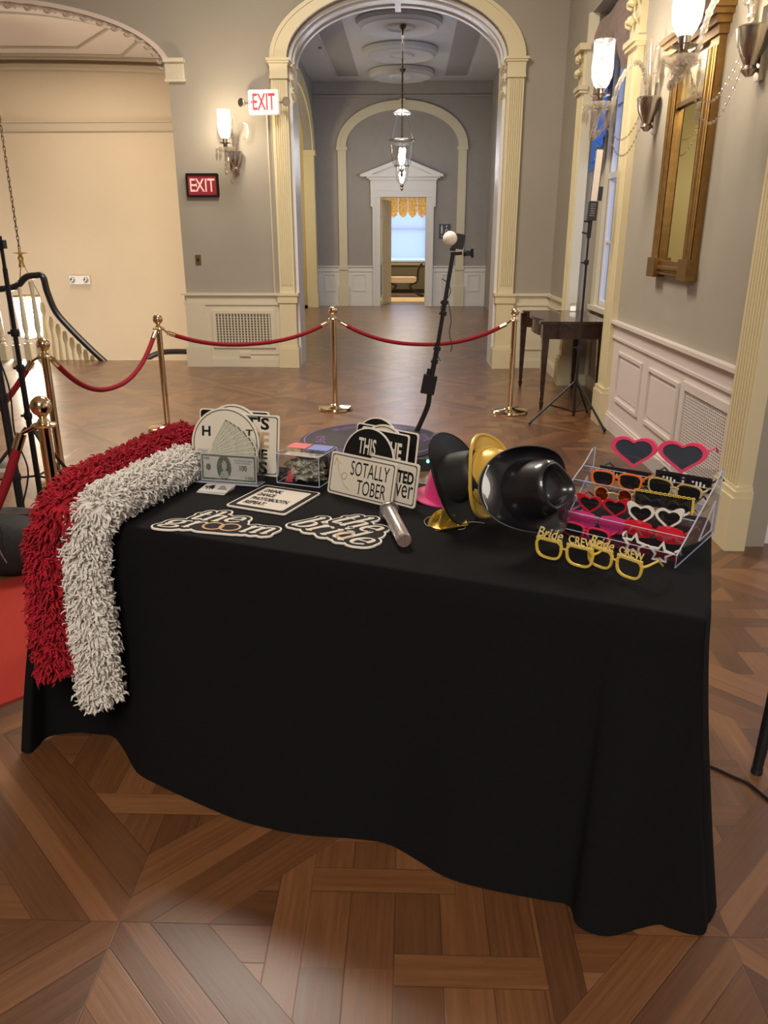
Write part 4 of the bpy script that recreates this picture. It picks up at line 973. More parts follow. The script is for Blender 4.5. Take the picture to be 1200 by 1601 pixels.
ex = ony(933, 231, cy).x - cx
xa = ony(919, 322, cy).x - cx
M_ = frame(V(cx + .01, cy, zA), V(1, -.1, 0), V(0, 0, 1)) @ Matrix.Rotation(-math.atan2(ex - xa, zB - zA) * .7, 4, 'Z')
H_ = zB - zA
m = MB(); m.box((-.038, 0, -.03), (.038, .15, .03), M_); m.box((-.030, .15, -.02), (.030, H_, .012), M_); m.box((.03, .16, -.03), (.065, .27, .02), M_); m.build('stick_housing', BLKP, t, True)
m = MB(); m.box((-.026, .155, .010), (.026, H_ - .015, .018), M_); m.build('diffuser', mat('milky_diffuser', (.72, .66, .60), .5), t, True)
m = MB()
for k in range(6): m.text(('ON', 'CCT', 'MODE', '5600K', 'LED', 'DC')[k], -.02, .125 - .018 * k, .04, .009, z1=.0305, M=M_)
m.build('panel_print', mat('grey_print', (.4, .4, .4), .5), t, True)

# stanchions
def make_stanchion(loc, label):
    t = thing('rope_stanchion', label, 'stanchion', loc, 0, 'brass rope posts')
    m = MB(); m.lathe([(.17, 0), (.175, .008), (.17, .028), (.15, .036), (.06, .042), (.045, .05), (.035, .06)], 40); m.build('base', BRASS, t)
    m = MB(); m.lathe([(.025, .05), (.025, .875)], 24); m.build('post', BRASS, t)
    m = MB(); m.lathe([(.025, .875), (.048, .880), (.052, .885), (.048, .890), (.028, .893), (.022, .905), (.014, .915), (.02, .925)], 24); m.build('collar', BRASS, t)
    m = MB(); m.sphere((0, 0, .963), .042, 14); m.build('finial_ball', BRASS, t)
    return t
P_M = V(-.713, 7.571, 0); P_L = V(-2.126, 6.65, 0); P_R = V(1.01, 7.471, 0); P_C = V(-2.354, 4.979, 0); P_N = V(-1.465, 3.0, .0085)
st0 = make_stanchion(P_M, 'brass rope stanchion in the middle, in front of the arch opening')
for P_, l in ((P_R, 'brass rope stanchion beside the dark side table'), (P_L, 'brass rope stanchion behind the red feather boa, left of the arch'), (P_C, 'tall brass stanchion behind the nearest one at the left'), (P_N, 'nearest brass stanchion with large ball top beside the black table')):
    dup(st0, Matrix.Translation(P_), l, 'brass rope posts')
def rope(A, B, sag, label, da=None, db=None):
    t = thing('velvet_rope', label, 'rope', tuple((A + B) / 2), 0, 'red velvet ropes')
    d = (B - A); d.z = 0; L_ = d.length; d.normalize()
    a = A + d * .05 + V(0, 0, -.0); b_ = B - d * .05
    pts = []
    for k in range(33):
        f_ = k / 32; p = (A + d * .10).lerp(B - d * .10, f_); p.z += -.05 - sag * (1 - abs(2 * f_ - 1) ** 2.3); pts.append(p)
    m = MB(); m.tube(pts, .0185, 12); m.build('rope', VELVET, t, True)
    for q, (e, s_, nx) in enumerate(((A, 1, pts[0]), (B, -1, pts[-1]))):
        m = MB(); i0, i1 = (0, 2) if q == 0 else (-1, -3)
        m.tube([pts[i0] + (pts[i0] - pts[i1]).normalized() * .03, pts[i0], pts[i0] - (pts[i0] - pts[i1]).normalized() * .035], .0205, 12)
        m.tube([e + d * s_ * .03, pts[i0] + (pts[i0] - pts[i1]).normalized() * .03], .008, 6)
        m.tube([e + d * s_ * .03 + V(0, 0, .012 * math.sin(a)) + d * .012 * math.cos(a) for a in np.linspace(0, 2 * PI, 10, endpoint=False)], .004, 5, closed=True)
        m.build('brass_hook', BRASS, t, True)
def hk(P_): return P_ + V(0, 0, .885)
rope(hk(P_L), hk(P_M), .135, 'red velvet rope hanging in front of the vent and left pilaster')
rope(hk(P_M), hk(P_R), .185, 'red velvet rope hanging across the hallway opening')
rope(hk(P_C), hk(P_L), .30, 'red velvet rope hanging between the two left stanchions, across the landing')
rope(hk(P_C), V(-3.75, 4.25, .885), .45, 'red velvet rope running out of the left edge behind the black poles')
rope(hk(P_N), V(-2.35, 2.30, .885), .50, 'nearest red velvet rope, hanging over the black bag')

# red carpet
cd = V(.70, .714, 0).normalized(); cn = V(cd.y * -1, cd.x, 0)
o_ = V(-1.45, 2.37, 0); L0, L1 = -2.6, .50
A_ = o_ + cd * L0; B_ = o_ + cd * L1; wv = cn * 1.12
m = MB(); m.add([A_, B_, B_ + wv, A_ + wv] + [p + V(0, 0, .008) for p in (A_, B_, B_ + wv, A_ + wv)], [(3,2,1,0),(4,5,6,7),(0,1,5,4),(1,2,6,5),(2,3,7,6),(3,0,4,7)])
tag(m.build('red_carpet', REDC), 'red carpet runner on the floor at the left edge', 'carpet')

# poles at left
p1 = ony(51, 696, 4.4); q = V(p1.x, p1.y, 0)
t = thing('tripod_pole', 'thin black stand pole with clamp at the left edge, rising past the lantern', 'light stand', tuple(q))
m = MB()
for z0, z1, r in ((.1, .9, .0165), (.9, 1.45, .013), (1.45, 1.62, .010)): m.tube([(q.x, q.y, z0), (q.x - .0, q.y, z1)], r, 10)
for zz in (.62, .9, 1.1): m.lathe([(.022, -.02), (.026, 0), (.022, .02)], 10, c=(q.x, q.y, zz)); m.tube([(q.x, q.y, zz), (q.x - .04, q.y, zz)], .008, 6)
m.build('pole', BLK, t, True)
tripod(t, (q.x, q.y), .55, .5, .25, BLK, .010, (205, 330, 85))
m = MB(); zz = ony(8, 382, 4.4).z; m.tube([(q.x - .06, q.y, zz), (q.x + .02, q.y, zz)], .010, 8); m.box((q.x - .0, q.y - .02, zz - .022), (q.x + .022, q.y + .02, zz + .022)); m.tube([(q.x, q.y, 1.55), (q.x - .03, q.y, zz)], .012, 8); m.build('clamp', BLKP, t, True)
p2 = ony(24, 740, 4.05)
t = thing('light_stand', 'thick black pole with dangling cable at the left edge, behind the black bag', 'light stand', (p2.x, p2.y, 0))
m = MB(); m.tube([(p2.x, p2.y, 0), (p2.x, p2.y, 1.9)], .021, 12); 
for zz in (.35, .8, 1.2): m.lathe([(.026, -.02), (.028, 0), (.026, .02)], 12, c=(p2.x, p2.y, zz))
m.build('pole', BLK, t, True)
m = MB(); m.tube(smoothpts([(p2.x + .03, p2.y - .02, 1.4), (p2.x + .02, p2.y - .03, 1.1), (p2.x + .06, p2.y - .03, .85), (p2.x + .05, p2.y - .03, .6), (p2.x + .09, p2.y - .03, .4), (p2.x + .03, p2.y - .03, .2)], 8), .005, 6); m.build('cable', BLK, t, True)
m = MB(); m.lathe([(.15, 0), (.15, .02), (.03, .03)], 24, c=(p2.x, p2.y, 0)); m.build('base', BLK, t, True)

# bag
t = thing('duffel_bag', 'black fabric duffel bag on the floor at the left edge beside the table', 'bag', (-2.3, 3.55, 0))
m = MB(); n_ = 16; vs = []; fs = []
bw, bh = .20, .27
for i in range(n_ + 1):
    u = i / n_; x = -2.95 + 1.15 * u; e = 1 - .25 * abs(2 * u - 1) ** 6
    for k in range(24):
        a = 2 * PI * k / 24; ca, sa = math.cos(a), math.sin(a); sq = lambda v: math.copysign(abs(v) ** .55, v)
        vs.append((x, 3.62 + bw * sq(ca) * e + .01 * math.sin(u * 20), max(.003, .14 + .14 * sq(sa) * e * (1 + .08 * math.sin(u * 9)))))
for i in range(n_):
    for k in range(24): l = (k + 1) % 24; fs.append((i * 24 + k, (i + 1) * 24 + k, (i + 1) * 24 + l, i * 24 + l))
fs.append(tuple(range(24))); fs.append(tuple(n_ * 24 + k for k in range(23, -1, -1)))
FAB = mat('black_nylon', (.012, .012, .013), .7, bump=.3, bscale=30)
m.add(vs, fs).build('body', FAB, t, True)
m = MB(); m.tube(smoothpts([(-2.2, 3.42, .12), (-2.22, 3.40, .28), (-2.1, 3.5, .33), (-1.98, 3.44, .28), (-1.97, 3.42, .1)], 6), .012, 6, flat=.5); m.build('handle', FAB, t, True)
m = MB(); m.tube([(-2.9, 3.62, .285), (-1.85, 3.62, .285)], .006, 5); m.tube(smoothpts([(-1.99, 3.43, .25), (-1.98, 3.41, .18), (-1.96, 3.42, .1)], 4), .005, 5); m.build('zipper', SILV, t, True)
# shoe
sp = onz(10, 736, 0)
t = thing('sneaker', 'grey sneaker with white sole cut by the left edge of the photo', 'shoe', (sp.x - .08, sp.y, 0))
def shoe_out(s_): return [( .13 * s_ * math.cos(a) * (1 if math.cos(a) > 0 else 1.2), .05 * s_ * math.sin(a) * (1 + .15 * math.cos(a))) for a in np.linspace(0, 2 * PI, 24, endpoint=False)]
m = MB(); m.prism(shoe_out(1.0), 0, .03); m.build('sole', WHITE, t)
m = MB(); vs = []; fs = []; lv = [(0, 1.0, 0), (.03, .97, 0), (.055, .85, -.015), (.075, .62, -.05), (.10, .5, -.075)]
for z, s_, dx in lv: vs += [(x + dx, y, .03 + z) for x, y in shoe_out(s_)]
for i in range(len(lv) - 1):
    for k in range(24): l = (k + 1) % 24; fs.append((i * 24 + k, i * 24 + l, (i + 1) * 24 + l, (i + 1) * 24 + k))
fs.append(tuple((len(lv) - 1) * 24 + k for k in range(24)))
m.add(vs, fs).build('upper', mat('grey_knit', (.22, .21, .20), .8), t)

# photo booth platform and arm
PC = V(-.27, 5.92, 0)
t = thing('photo_booth_platform', 'low round black rotating platform on the floor behind the table', 'platform', tuple(PC))
m = MB(); m.lathe([(.50, 0), (.56, .02), (.58, .06), (.575, .10), (.55, .115), (1e-6, .115)], 64); m.build('deck', mat('dark_platform', (.035, .035, .05), .35), t)
m = MB(); PUR = mat('violet_print', (.22, .12, .34), .5)
for k, s_ in enumerate(('360', 'BOOTH', '360', 'BOOTH', '360', 'BOOTH')):
    a = k * PI / 3 + 1.15; M_ = Matrix.Translation((.40 * math.cos(a), .40 * math.sin(a), .116)) @ Matrix.Rotation(a - PI / 2, 4, 'Z'); m.text(s_, -.11, -.03, .22, .075, z1=.001, M=M_)
m.ring(circ(.54, 60), circ(.53, 60), 0, .0012, Matrix.Translation((0, 0, .115))); m.build('deck_print', PUR, t)
m = MB(); m.box((.34, -.50, .0), (.52, -.36, .09)); m.build('control_box', BLKP, t)
m = MB(); m.sphere((.43, -.505, .075), .012, 6); m.build('status_led', mat('green_led', (.1, .9, .6), .4, emis=(.1, 1, .7), es=6), t)
AYY = 6.20
def pa(x, y): return ony(x, y, AYY)
a0 = onz(652, 672, .11); a0 = ony(652, 672, AYY)
t = thing('camera_arm', 'curved black camera arm rising from the round platform with a white globe light', 'camera arm', (a0.x, AYY, .115))
m = MB(); m.tube(smoothpts([pa(649, 678), pa(655, 666), pa(663, 648), pa(669, 632), pa(671, 615)], 5), .021, 10); m.build('lower_arm', BLK, t, True)
m = MB(); m.tube([pa(672, 600), pa(683, 545)], .021, 12); m.tube([pa(683, 545), pa(708, 395)], .0165, 12)
for p_ in ((679, 565), (683, 545), (692, 490), (694, 473)): m.tube([pa(p_[0], p_[1] + 3), pa(p_[0] + 1, p_[1] - 3)], .027, 10); m.tube([pa(*p_), pa(p_[0] - 6, p_[1])], .008, 6)
m.build('pole', BLK, t, True)
M_ = frame(pa(670, 601), pa(683, 545) - pa(672, 600), V(1, 0, 0))
m = MB(); m.box((-.075, -.055, -.03), (.075, .055, .035), M_); m.build('control_box', BLKP, t, True)
m = MB(); m.box((.08, -.035, -.01), (.125, .005, .02), M_); m.build('receiver', BLKP, t, True)
m = MB(); m.sphere(M_ @ V(.10, -.0, .022), .006, 5); m.build('status_led', bpy.data.materials['green_led'], t, True)
m = MB()
m.tube(smoothpts([pa(700, 470), pa(705, 500), pa(702, 520), pa(706, 540), pa(704, 550)], 6), .0035, 5)
m.tube(smoothpts([pa(690, 436), pa(699, 442), pa(704, 455), pa(697, 470), pa(689, 480), pa(692, 500), pa(684, 530), pa(680, 540), pa(684, 555), pa(688, 565)], 6), .0035, 5)
m.build('cable', BLK, t, True)
g0 = pa(703, 373); rr = (pa(714, 373) - g0).length
m = MB(); m.sphere(g0 + V(0, -.02, 0), rr * 1.02, 18); m.build('globe_light', mat('milky_globe', (.85, .80, .72), .5), t, True)
m = MB(); M_ = frame(g0 + V(.065, .03, -.02), V(1, 0, -.15), V(.15, 0, 1)); m.prism(rrect(.09, .11, .015, 4, -.045, -.055), -.045, .045, M_); m.build('light_body', BLKP, t, True)
m = MB(); c_ = pa(716, 396); m.tube([pa(704, 397), pa(722, 396)], .012, 8); m.lathe([(.02, -.01), (.024, .0), (.02, .01)], 10, M=Matrix.Translation(pa(726, 396)) @ Matrix.Rotation(PI / 2, 4, 'Y')); m.box(tuple(pa(725, 400)), tuple(pa(739, 392) + V(0, .03, 0))); m.tube([pa(738, 389), pa(738, 403)], .013, 8); m.box(tuple(pa(703, 392) ), tuple(pa(712, 387) + V(0, .03, 0))); m.build('phone_clamp', BLKP, t, True)

# leg at right edge + cable
lp = onz(1182, 1208, 0)
t = thing('stand_leg', 'black tapered leg of a stand at the right edge', 'stand', tuple(lp))
m = MB(); tp = ony(1212, 1080, lp.y + .05); m.tube([lp + V(0, 0, .012), lp + V(0, 0, .03), tp, tp + (tp - lp) * .8], [.013, .016, .021, .024], 12); m.build('leg', BLK, t, True)
m = MB(); m.tube([lp, lp + V(0, 0, .02)], .018, 12); m.build('foot', BLKP, t, True)
m = MB(); m.tube(smoothpts([onz(1060, 1188, .005), onz(1105, 1197, .005), onz(1140, 1212, .005), onz(1170, 1226, .005), onz(1200, 1250, .005), onz(1260, 1300, .005)], 8), .005, 6)
tag(m.build('power_cable', BLKP), 'thin black cable on the floor running to the right edge', 'cable')

# ================================================================= TABLE AND CLOTH
TZ = .76
FL = V(-1.098, 2.291, 0); FR = V(.71, 1.625, 0); tu = (FR - FL).normalized(); tv = V(-tu.y, tu.x, 0); TW = (FR - FL).length; TD = .76
def TP(u, v, z=TZ): return FL + tu * u + tv * v + V(0, 0, z)
MT = frame(FL + V(0, 0, 0), tu, tv)
# cloth perimeter: (u, v) on top and hem point on the floor
hem_px = [(33, 1175), (46, 1178), (60, 1166), (76, 1152), (110, 1146), (150, 1147), (178, 1150), (196, 1172), (215, 1207), (250, 1229), (285, 1247), (330, 1268), (375, 1285), (425, 1296), (475, 1303), (540, 1309), (600, 1320), (650, 1346), (700, 1371), (775, 1391), (850, 1409), (888, 1419), (900, 1445), (925, 1457), (950, 1461), (975, 1457), (1000, 1451), (1030, 1447), (1052, 1453), (1075, 1460), (1100, 1461), (1107, 1440)]
hemF = [onz(x, y, .004) for x, y in hem_px]
top = []; hem = []
NF = 160
cum = [0]
for i in range(1, len(hemF)): cum.append(cum[-1] + (hemF[i] - hemF[i - 1]).length)
hs = smoothpts(hemF, 6); uu = [(p - FL).dot(tu) for p in hs]
def hem_at(f_):
    k = f_ * (len(hs) - 1); i = min(int(k), len(hs) - 2); return hs[i].lerp(hs[i + 1], k - i)
rc = .035
for i in range(NF):
    f_ = i / (NF - 1); h = hem_at(f_); u = (h - FL).dot(tu); u = max(rc * .3, min(TW - rc * .3, u)); 
    v = 0
    if u < rc: v = rc - math.sqrt(max(0, rc * rc - (rc - u) ** 2))
    if u > TW - rc: v = rc - math.sqrt(max(0, rc * rc - (u - TW + rc) ** 2))
    top.append(TP(u, v)); hem.append(h)
NE = 34
for i in range(1, NE):       # right end
    f_ = i / NE; v = rc + (TD - rc) * f_; top.append(TP(TW - (0 if v < TD - rc else (rc - math.sqrt(max(0, rc * rc - (v - TD + rc) ** 2)))), v)); h = hem[NF - 1].lerp(TP(TW + .055, TD + .03, .02), f_); h = h + tu * (.018 * math.sin(f_ * 22) ) ; h.z = .006 + .015 * f_; hem.append(h)
hBR = TP(TW + .06, TD + .03, .02)
for i in range(60):          # back
    f_ = i / 59; u = TW * (1 - f_); top.append(TP(min(TW - .01, max(.01, u)), TD)); hem.append(TP(u + (.05 if f_ < .5 else -.05) * abs(1 - 2 * f_), TD + .05 + .02 * math.sin(f_ * 40), .01))
hBL = hem[-1].copy()
for i in range(1, NE):
    f_ = i / NE; top.append(TP(0, TD - (TD - rc) * f_)); h = hBL.lerp(hem[0], f_); h = h - tu * (.02 * math.sin(f_ * 20)); h.z = .006; hem.append(h)
ROW = 22; n = len(top); vs = []; fs = []
nrm = []
for i in range(n):
    d_ = (top[(i + 1) % n] - top[i - 1]); d_.z = 0; d_.normalize(); nrm.append(V(d_.y, -d_.x, 0))
for j in range(ROW + 1):
    w_ = j / ROW
    for i in range(n):
        T_, H_ = top[i], hem[i]
        if j == 0: p = T_.copy(); p.z = TZ + .001
        else:
            z = TZ + (H_.z - TZ) * w_
            cf = max(0, 1 - abs((T_ - FL).dot(tu)) / .22) if (T_ - FL).dot(tv) < .4 else 0; s_ = w_ ** (1.35 - .85 * cf)
            p = V(T_.x + (H_.x - T_.x) * s_, T_.y + (H_.y - T_.y) * s_, z)
            if j == 1: z = TZ - .008; p = T_ + nrm[i] * .006; p.z = z
            else: p += nrm[i] * .006 * (1 - w_) + nrm[i] * .006 * math.sin(i * .21 + 1.3 * math.sin(i * .07)) * min(1, w_ * 1.5) * (1 if i < NF else .8); p.z = z
        vs.append(tuple(p))
for j in range(ROW):
    for i in range(n): k = (i + 1) % n; fs.append((j * n + i, (j + 1) * n + i, (j + 1) * n + k, j * n + k))
# inset top ring then a flat top
c_ = sum(top, V(0, 0, 0)) / n; b0 = len(vs)
for i in range(n): p = top[i].lerp(c_, .012); vs.append((p.x, p.y, TZ + .004))
for i in range(n): k = (i + 1) % n; fs.append((i, k, b0 + k, b0 + i))
fs.append(tuple(b0 + i for i in range(n)))
m = MB().add(vs, fs)
tag(m.build('tablecloth', CLOTH, angle=60), 'long black tablecloth draped over the table down to the parquet', 'tablecloth')
TT = TZ + .005     # top surface of the cloth

def tp(x, y, z=None): return onz(x, y, TT if z is None else z)
# ---------------------------------------------------------------- boas
def boa(path, mat_, core, R, n_str, label, cat, seed, lab2=None):
    rnd = random.Random(seed); pts = smoothpts(path, 10)
    cum = [0]
    for i in range(1, len(pts)): cum.append(cum[-1] + (pts[i] - pts[i - 1]).length)
    L_ = cum[-1]
    def at(s_):
        s_ = max(0, min(L_ - 1e-4, s_)); i = 1
        while cum[i] < s_: i += 1
        f_ = (s_ - cum[i - 1]) / (cum[i] - cum[i - 1]); return pts[i - 1].lerp(pts[i], f_), (pts[i] - pts[i - 1]).normalized()
    t = thing('feather_boa', label, cat, tuple(pts[0]))
    m = MB(); rs = []
    for i in range(len(pts)): e = min(1, (cum[i] + .01) / .05, (L_ - cum[i] + .01) / .05); rs.append(core * .84 * (.55 + .45 * e) * (1 + .10 * math.sin(i * .9)))
    m.tube(pts, rs, 12); m.build('core', mat_, t, True)
    m = MB()
    for k in range(n_str):
        s_ = rnd.random() * L_; p, tg_ = at(s_); a = rnd.random() * 2 * PI
        u = tg_.orthogonal().normalized(); w_ = tg_.cross(u); rad = u * math.cos(a) + w_ * math.sin(a)
        hang = V(0, 0, -1) * (.55 if abs(tg_.z) > .6 else .1)
        d = (rad * (.8 + .4 * rnd.random()) + tg_ * rnd.uniform(-1, 1) + u * rnd.uniform(-.8, .8) + w_ * rnd.uniform(-.8, .8) + hang).normalized()
        st = p + rad * core * rnd.uniform(.6, .9); ln = (R - core) * rnd.uniform(.8, 1.7)
        side = d.cross(V(rnd.uniform(-1, 1), rnd.uniform(-1, 1), rnd.uniform(-1, 1))).normalized()
        b_ = .25 * ln
        q = [st, st + d * ln * .45 + side * b_, st + d * ln * .85 + side * b_ * .9 + V(0, 0, -.004), st + d * ln + V(0, 0, -.008)]
        r_ = rnd.uniform(.0028, .0048)
        m.tube(q, [r_ * .8, r_ * 1.05, r_, r_ * .45], 4, flat=.75)
    m.build('yarn_tufts', mat_, t, True, angle=120)
    return t
def fp(x, y, off):    # point over the front face of the cloth
    return onp(x, y, FL - tv * off, tv)
top_ = lambda x, y, r: tp(x, y, TT + r)
boa([top_(293, 684, .07), top_(262, 697, .066), top_(228, 713, .066), top_(190, 732, .068), top_(150, 752, .07), top_(117, 772, .075), top_(95, 800, .06) , fp(82, 838, .10), fp(80, 880, .13), fp(83, 930, .15), fp(86, 980, .17), fp(92, 1020, .19), fp(98, 1048, .20)], REDY, .060, .086, 10000, 'red shaggy boa draped along the back left of the table and hanging down', 'boa', 3)
boa([top_(292, 722, .06), top_(262, 738, .065), top_(228, 753, .07), top_(190, 772, .07), top_(155, 792, .07), fp(136, 822, .075), fp(134, 860, .09), fp(136, 910, .11), fp(142, 960, .13), fp(148, 1010, .15), fp(152, 1050, .16), fp(158, 1090, .17)], WHTY, .056, .080, 9500, 'white shaggy boa lying beside the red one and hanging over the table front', 'boa', 5)

# ---------------------------------------------------------------- plates and signs
def vframe(a, b, lean=12, zb=None):
    A_, B_ = tp(*a, zb), tp(*b, zb); x = (B_ - A_); x.z = 0; x.normalize()
    back = V(-x.y, x.x, 0); lr = math.radians(lean); y = V(0, 0, 1) * math.cos(lr) + back * math.sin(lr)
    return frame(A_, x, y)
def loc(M, px, py):
    P = M.translation; N = (M.to_3x3() @ V(0, 0, 1)); q = M.inverted() @ onp(px, py, P, N); return q.x, q.y
def plate(label, M, outline, style, texts, th=.005, lines=(), name='prop_sign', cat='sign', group=None, extra=None):
    """style 'white': white board with thin black line; 'black': black board with white rim"""
    t = thing(name, label, cat, M=M, group=group)
    m = MB(); m.prism(outline, -th, 0); m.build('board', WHITEE if style != 'dark' else INK, t)
    m = MB()
    if style == 'black': m.prism(inset(outline, .0045), 0, .0004); m.build('black_face', INK, t)
    elif style == 'white':
        m.prism(inset(outline, .002), 0, .0003); m.build('white_face', WHITEP, t)
        m = MB(); m.ring(inset(outline, .007), inset(outline, .010), .0003, .0006); m.build('border_line', INK, t)
    elif style == 'framed':
        m.prism(inset(outline, .005), 0, .0003); m.build('black_border', INK, t)
        m = MB(); m.prism(inset(outline, .024), .0003, .0006); m.build('white_face', WHITEP, t)
    for k, (s_, x0, y0, w_, h_, mm, bold) in enumerate(texts):
        m = MB(); m.text(s_, x0, y0, w_, h_, z1=.0011, bold=bold); m.build('lettering', mm, t)
    if extra: extra(t)
    return t
# left stack
M_ = vframe((318, 728), (424, 736), 8); (x0, y0), (x1, y1) = loc(M_, 312, 638), loc(M_, 421, 642)
plate('black prop sign with white rim, rearmost of the left stack behind the LET\'S sign', M_, rrect(x1 - x0, y0, .012, 5, x0, 0), 'black', [])
M_ = vframe((330, 731), (420, 739), 9); x, y = loc(M_, 364, 632)
plate('round prop sign whose rim shows above the other signs of the left stack', M_, circ(y / 2, 48, x, y / 2), 'white', [])
M_ = vframe((336, 737), (436, 746), 9); (x1, y1) = loc(M_, 437, 650); W_ = x1 - .0
TXT = []
def tx(s_, M, a, b, mm=INK, bold=.03):   # a: bottom left px, b: top right px
    (xa, ya), (xb, yb) = loc(M, *a), loc(M, *b); return (s_, xa, ya, xb - xa, yb - ya, mm, bold)
plate('square white prop sign with black and tan words ending in T\'S, in the left stack', M_, rrect(W_, y1, .010, 5), 'white',
      [tx('T\'S', M_, (384, 670), (421, 653)), tx('CE', M_, (388, 699), (421, 676), TANINK), tx('ME', M_, (392, 716), (418, 703)), tx('S', M_, (404, 741), (418, 722))])
M_ = vframe((318, 747), (402, 752), 10); (xc, yc), (xr, yr) = loc(M_, 352, 695), loc(M_, 405, 696); R_ = xr - xc
plate('round white prop sign with a black H behind the fan of bills', M_, circ(R_, 56, xc, R_ + .001), 'white', [tx('H', M_, (316, 681), (329, 666)), tx('T', M_, (384, 681), (395, 672))])

# bill holder
MH = vframe((308, 752), (402, 759), 4)
def hl(x, y): return loc(MH, x, y)
bxl, byl = hl(303, 752); bxr, byr = hl(407, 757); hx, hy = hl(407, 712)
t = thing('bill_holder', 'clear acrylic holder in front of the round sign, holding fanned bills', 'holder', M=MH)
m = MB(); m.box((bxl, 0, .014), (bxr, hy, .017)); m.build('front_panel', ACR, t)
m = MB(); m.box((bxl, 0, -.045), (bxr, hy * 1.02, -.042)); m.build('back_panel', ACR, t)
m = MB(); m.box((bxl, .001, -.045), (bxr, .005, .022)); m.build('bottom_panel', ACRE, t)
for xx in (bxl, bxr - .003): m = MB(); m.box((xx, 0, -.045), (xx + .003, hy, .017)); m.build('side_panel', ACR, t)
def make_bill(M, W_, H_, label, group=None, portrait=True):
    t = thing('dollar_bill', label, 'banknote', M=M, group=group)
    m = MB(); m.box((0, 0, -.0003), (W_, H_, .0002)); m.build('paper', BILL, t)
    m = MB(); i_ = .045 * W_; o = [(.02 * W_, .05 * H_), (.98 * W_, .05 * H_), (.98 * W_, .95 * H_), (.02 * W_, .95 * H_)]; n_ = [(.045 * W_, .11 * H_), (.955 * W_, .11 * H_), (.955 * W_, .89 * H_), (.045 * W_, .89 * H_)]
    m.ring(o, n_, .0002, .0005); m.build('border_print', BILLG, t)
    if not portrait: m = MB(); m.box((.05 * W_, .13 * H_, .0002), (.95 * W_, .80 * H_, .0004)); m.box((.045 * W_, .80 * H_, .0002), (.955 * W_, .93 * H_, .0006)); m.build('field_print', BILLM, t)
    if portrait:
        m = MB(); m.prism([(.42 * W_ + .13 * W_ * math.cos(a), .5 * H_ + .44 * H_ * math.sin(a)) for a in np.linspace(0, 2 * PI, 32, endpoint=False)], .0003, .0007); m.build('portrait_oval', BILLG, t)
        m = MB(); e = lambda cx, cy, a, b: [(cx * W_ + a * W_ * math.cos(k), cy * H_ + b * H_ * math.sin(k)) for k in np.linspace(0, 2 * PI, 20, endpoint=False)]
        m.prism(e(.425, .58, .045, .19), .0007, .0009); m.prism([(.33 * W_, .14 * H_), (.52 * W_, .14 * H_), (.49 * W_, .36 * H_), (.44 * W_, .42 * H_), (.37 * W_, .36 * H_)], .0007, .0009); m.build('portrait_bust', BILLM, t)
        m = MB(); m.prism(e(.14, .5, .045, .12), .0003, .0006); m.text('100', .70 * W_, .42 * H_, .13 * W_, .2 * H_, z1=.0008, bold=.03); m.text('THE UNITED STATES OF AMERICA', .60 * W_, .75 * H_, .33 * W_, .06 * H_, z1=.0008); m.text('ONE HUNDRED', .62 * W_, .67 * H_, .28 * W_, .05 * H_, z1=.0008); m.text('100', .80 * W_, .13 * H_, .14 * W_, .1 * H_, z1=.0008, bold=.03); m.text('100', .06 * W_, .76 * H_, .1 * W_, .1 * H_, z1=.0008, bold=.03)
        m.build('bill_print', BILLG, t)
    return t
a_, b_ = hl(317, 750), hl(402, 712)
make_bill(MH @ Matrix.Translation((a_[0], .008, .010)), b_[0] - a_[0], b_[1] - .008, 'hundred dollar bill standing upright at the front of the acrylic holder')
tips = [(575, 168), (608, 180), (642, 196), (680, 214), (725, 245), (772, 290), (800, 325), (822, 362), (832, 402), (838, 436)]
pv = hl(220 + 440 / 4.615, 620 + 425 / 4.615)
for k, (cx_, cy_) in enumerate(tips):
    tx_ = hl(220 + cx_ / 4.615, 620 + cy_ / 4.615); d = V(tx_[0] - pv[0], tx_[1] - pv[1], 0); L_ = d.length; ang = math.atan2(d.y, d.x)
    if k == 0: BL0 = L_
    M_ = MH @ Matrix.Translation((pv[0], pv[1], -.040 + .0040 * k)) @ Matrix.Rotation(ang, 4, 'Z') @ Matrix.Translation((-.035, -.058, 0))
    lab = 'hundred dollar bill fanned out in the acrylic holder, ' + ('the most upright one', 'second from the upright end', 'third from the upright end', 'fourth from the upright end', 'fifth from the upright end', 'fifth from the flat end', 'fourth from the flat end', 'third from the flat end', 'second from the flat end', 'the flattest one')[k]
    make_bill(M_, L_ + .035, .058, lab, 'fanned bills', portrait=False)
# business cards
cA, cB, cD = tp(307, 770), tp(352, 773), tp(314, 759)
Mc = frame(cA, cB - cA, cD - cA); wc = (cB - cA).length; hc = (cD - cA).dot(Mc.to_3x3() @ V(0, 1, 0))
for k in range(4):
    Mk = Mc @ Matrix.Translation((.002 * k, .001 * k, .0022 * k)) @ Matrix.Rotation(math.radians((-5, 3, -2, 1)[k]), 4, 'Z')
    t = thing('business_card', 'small white card before the bill holder, ' + ('bottom of its pile', 'second from the bottom of its pile', 'second from the top of its pile', 'top of its pile')[k], 'card', M=Mk, group='pile of cards')
    m = MB(); m.box((0, 0, 0), (wc, hc, .002)); m.build('card', WHITE, t)
    if k == 3:
        m = MB()
        rr_ = random.Random(2)
        for i in range(7):
            for j in range(5):
                if rr_.random() < .6: m.box((wc * (.08 + .05 * i), hc * (.2 + .12 * j), .002), (wc * (.125 + .05 * i), hc * (.31 + .12 * j), .0024))
        for j in range(4): m.box((wc * .58, hc * (.25 + .14 * j), .002), (wc * (.9 - .06 * j), hc * (.31 + .14 * j), .0024))
        m.build('card_print', INK, t)

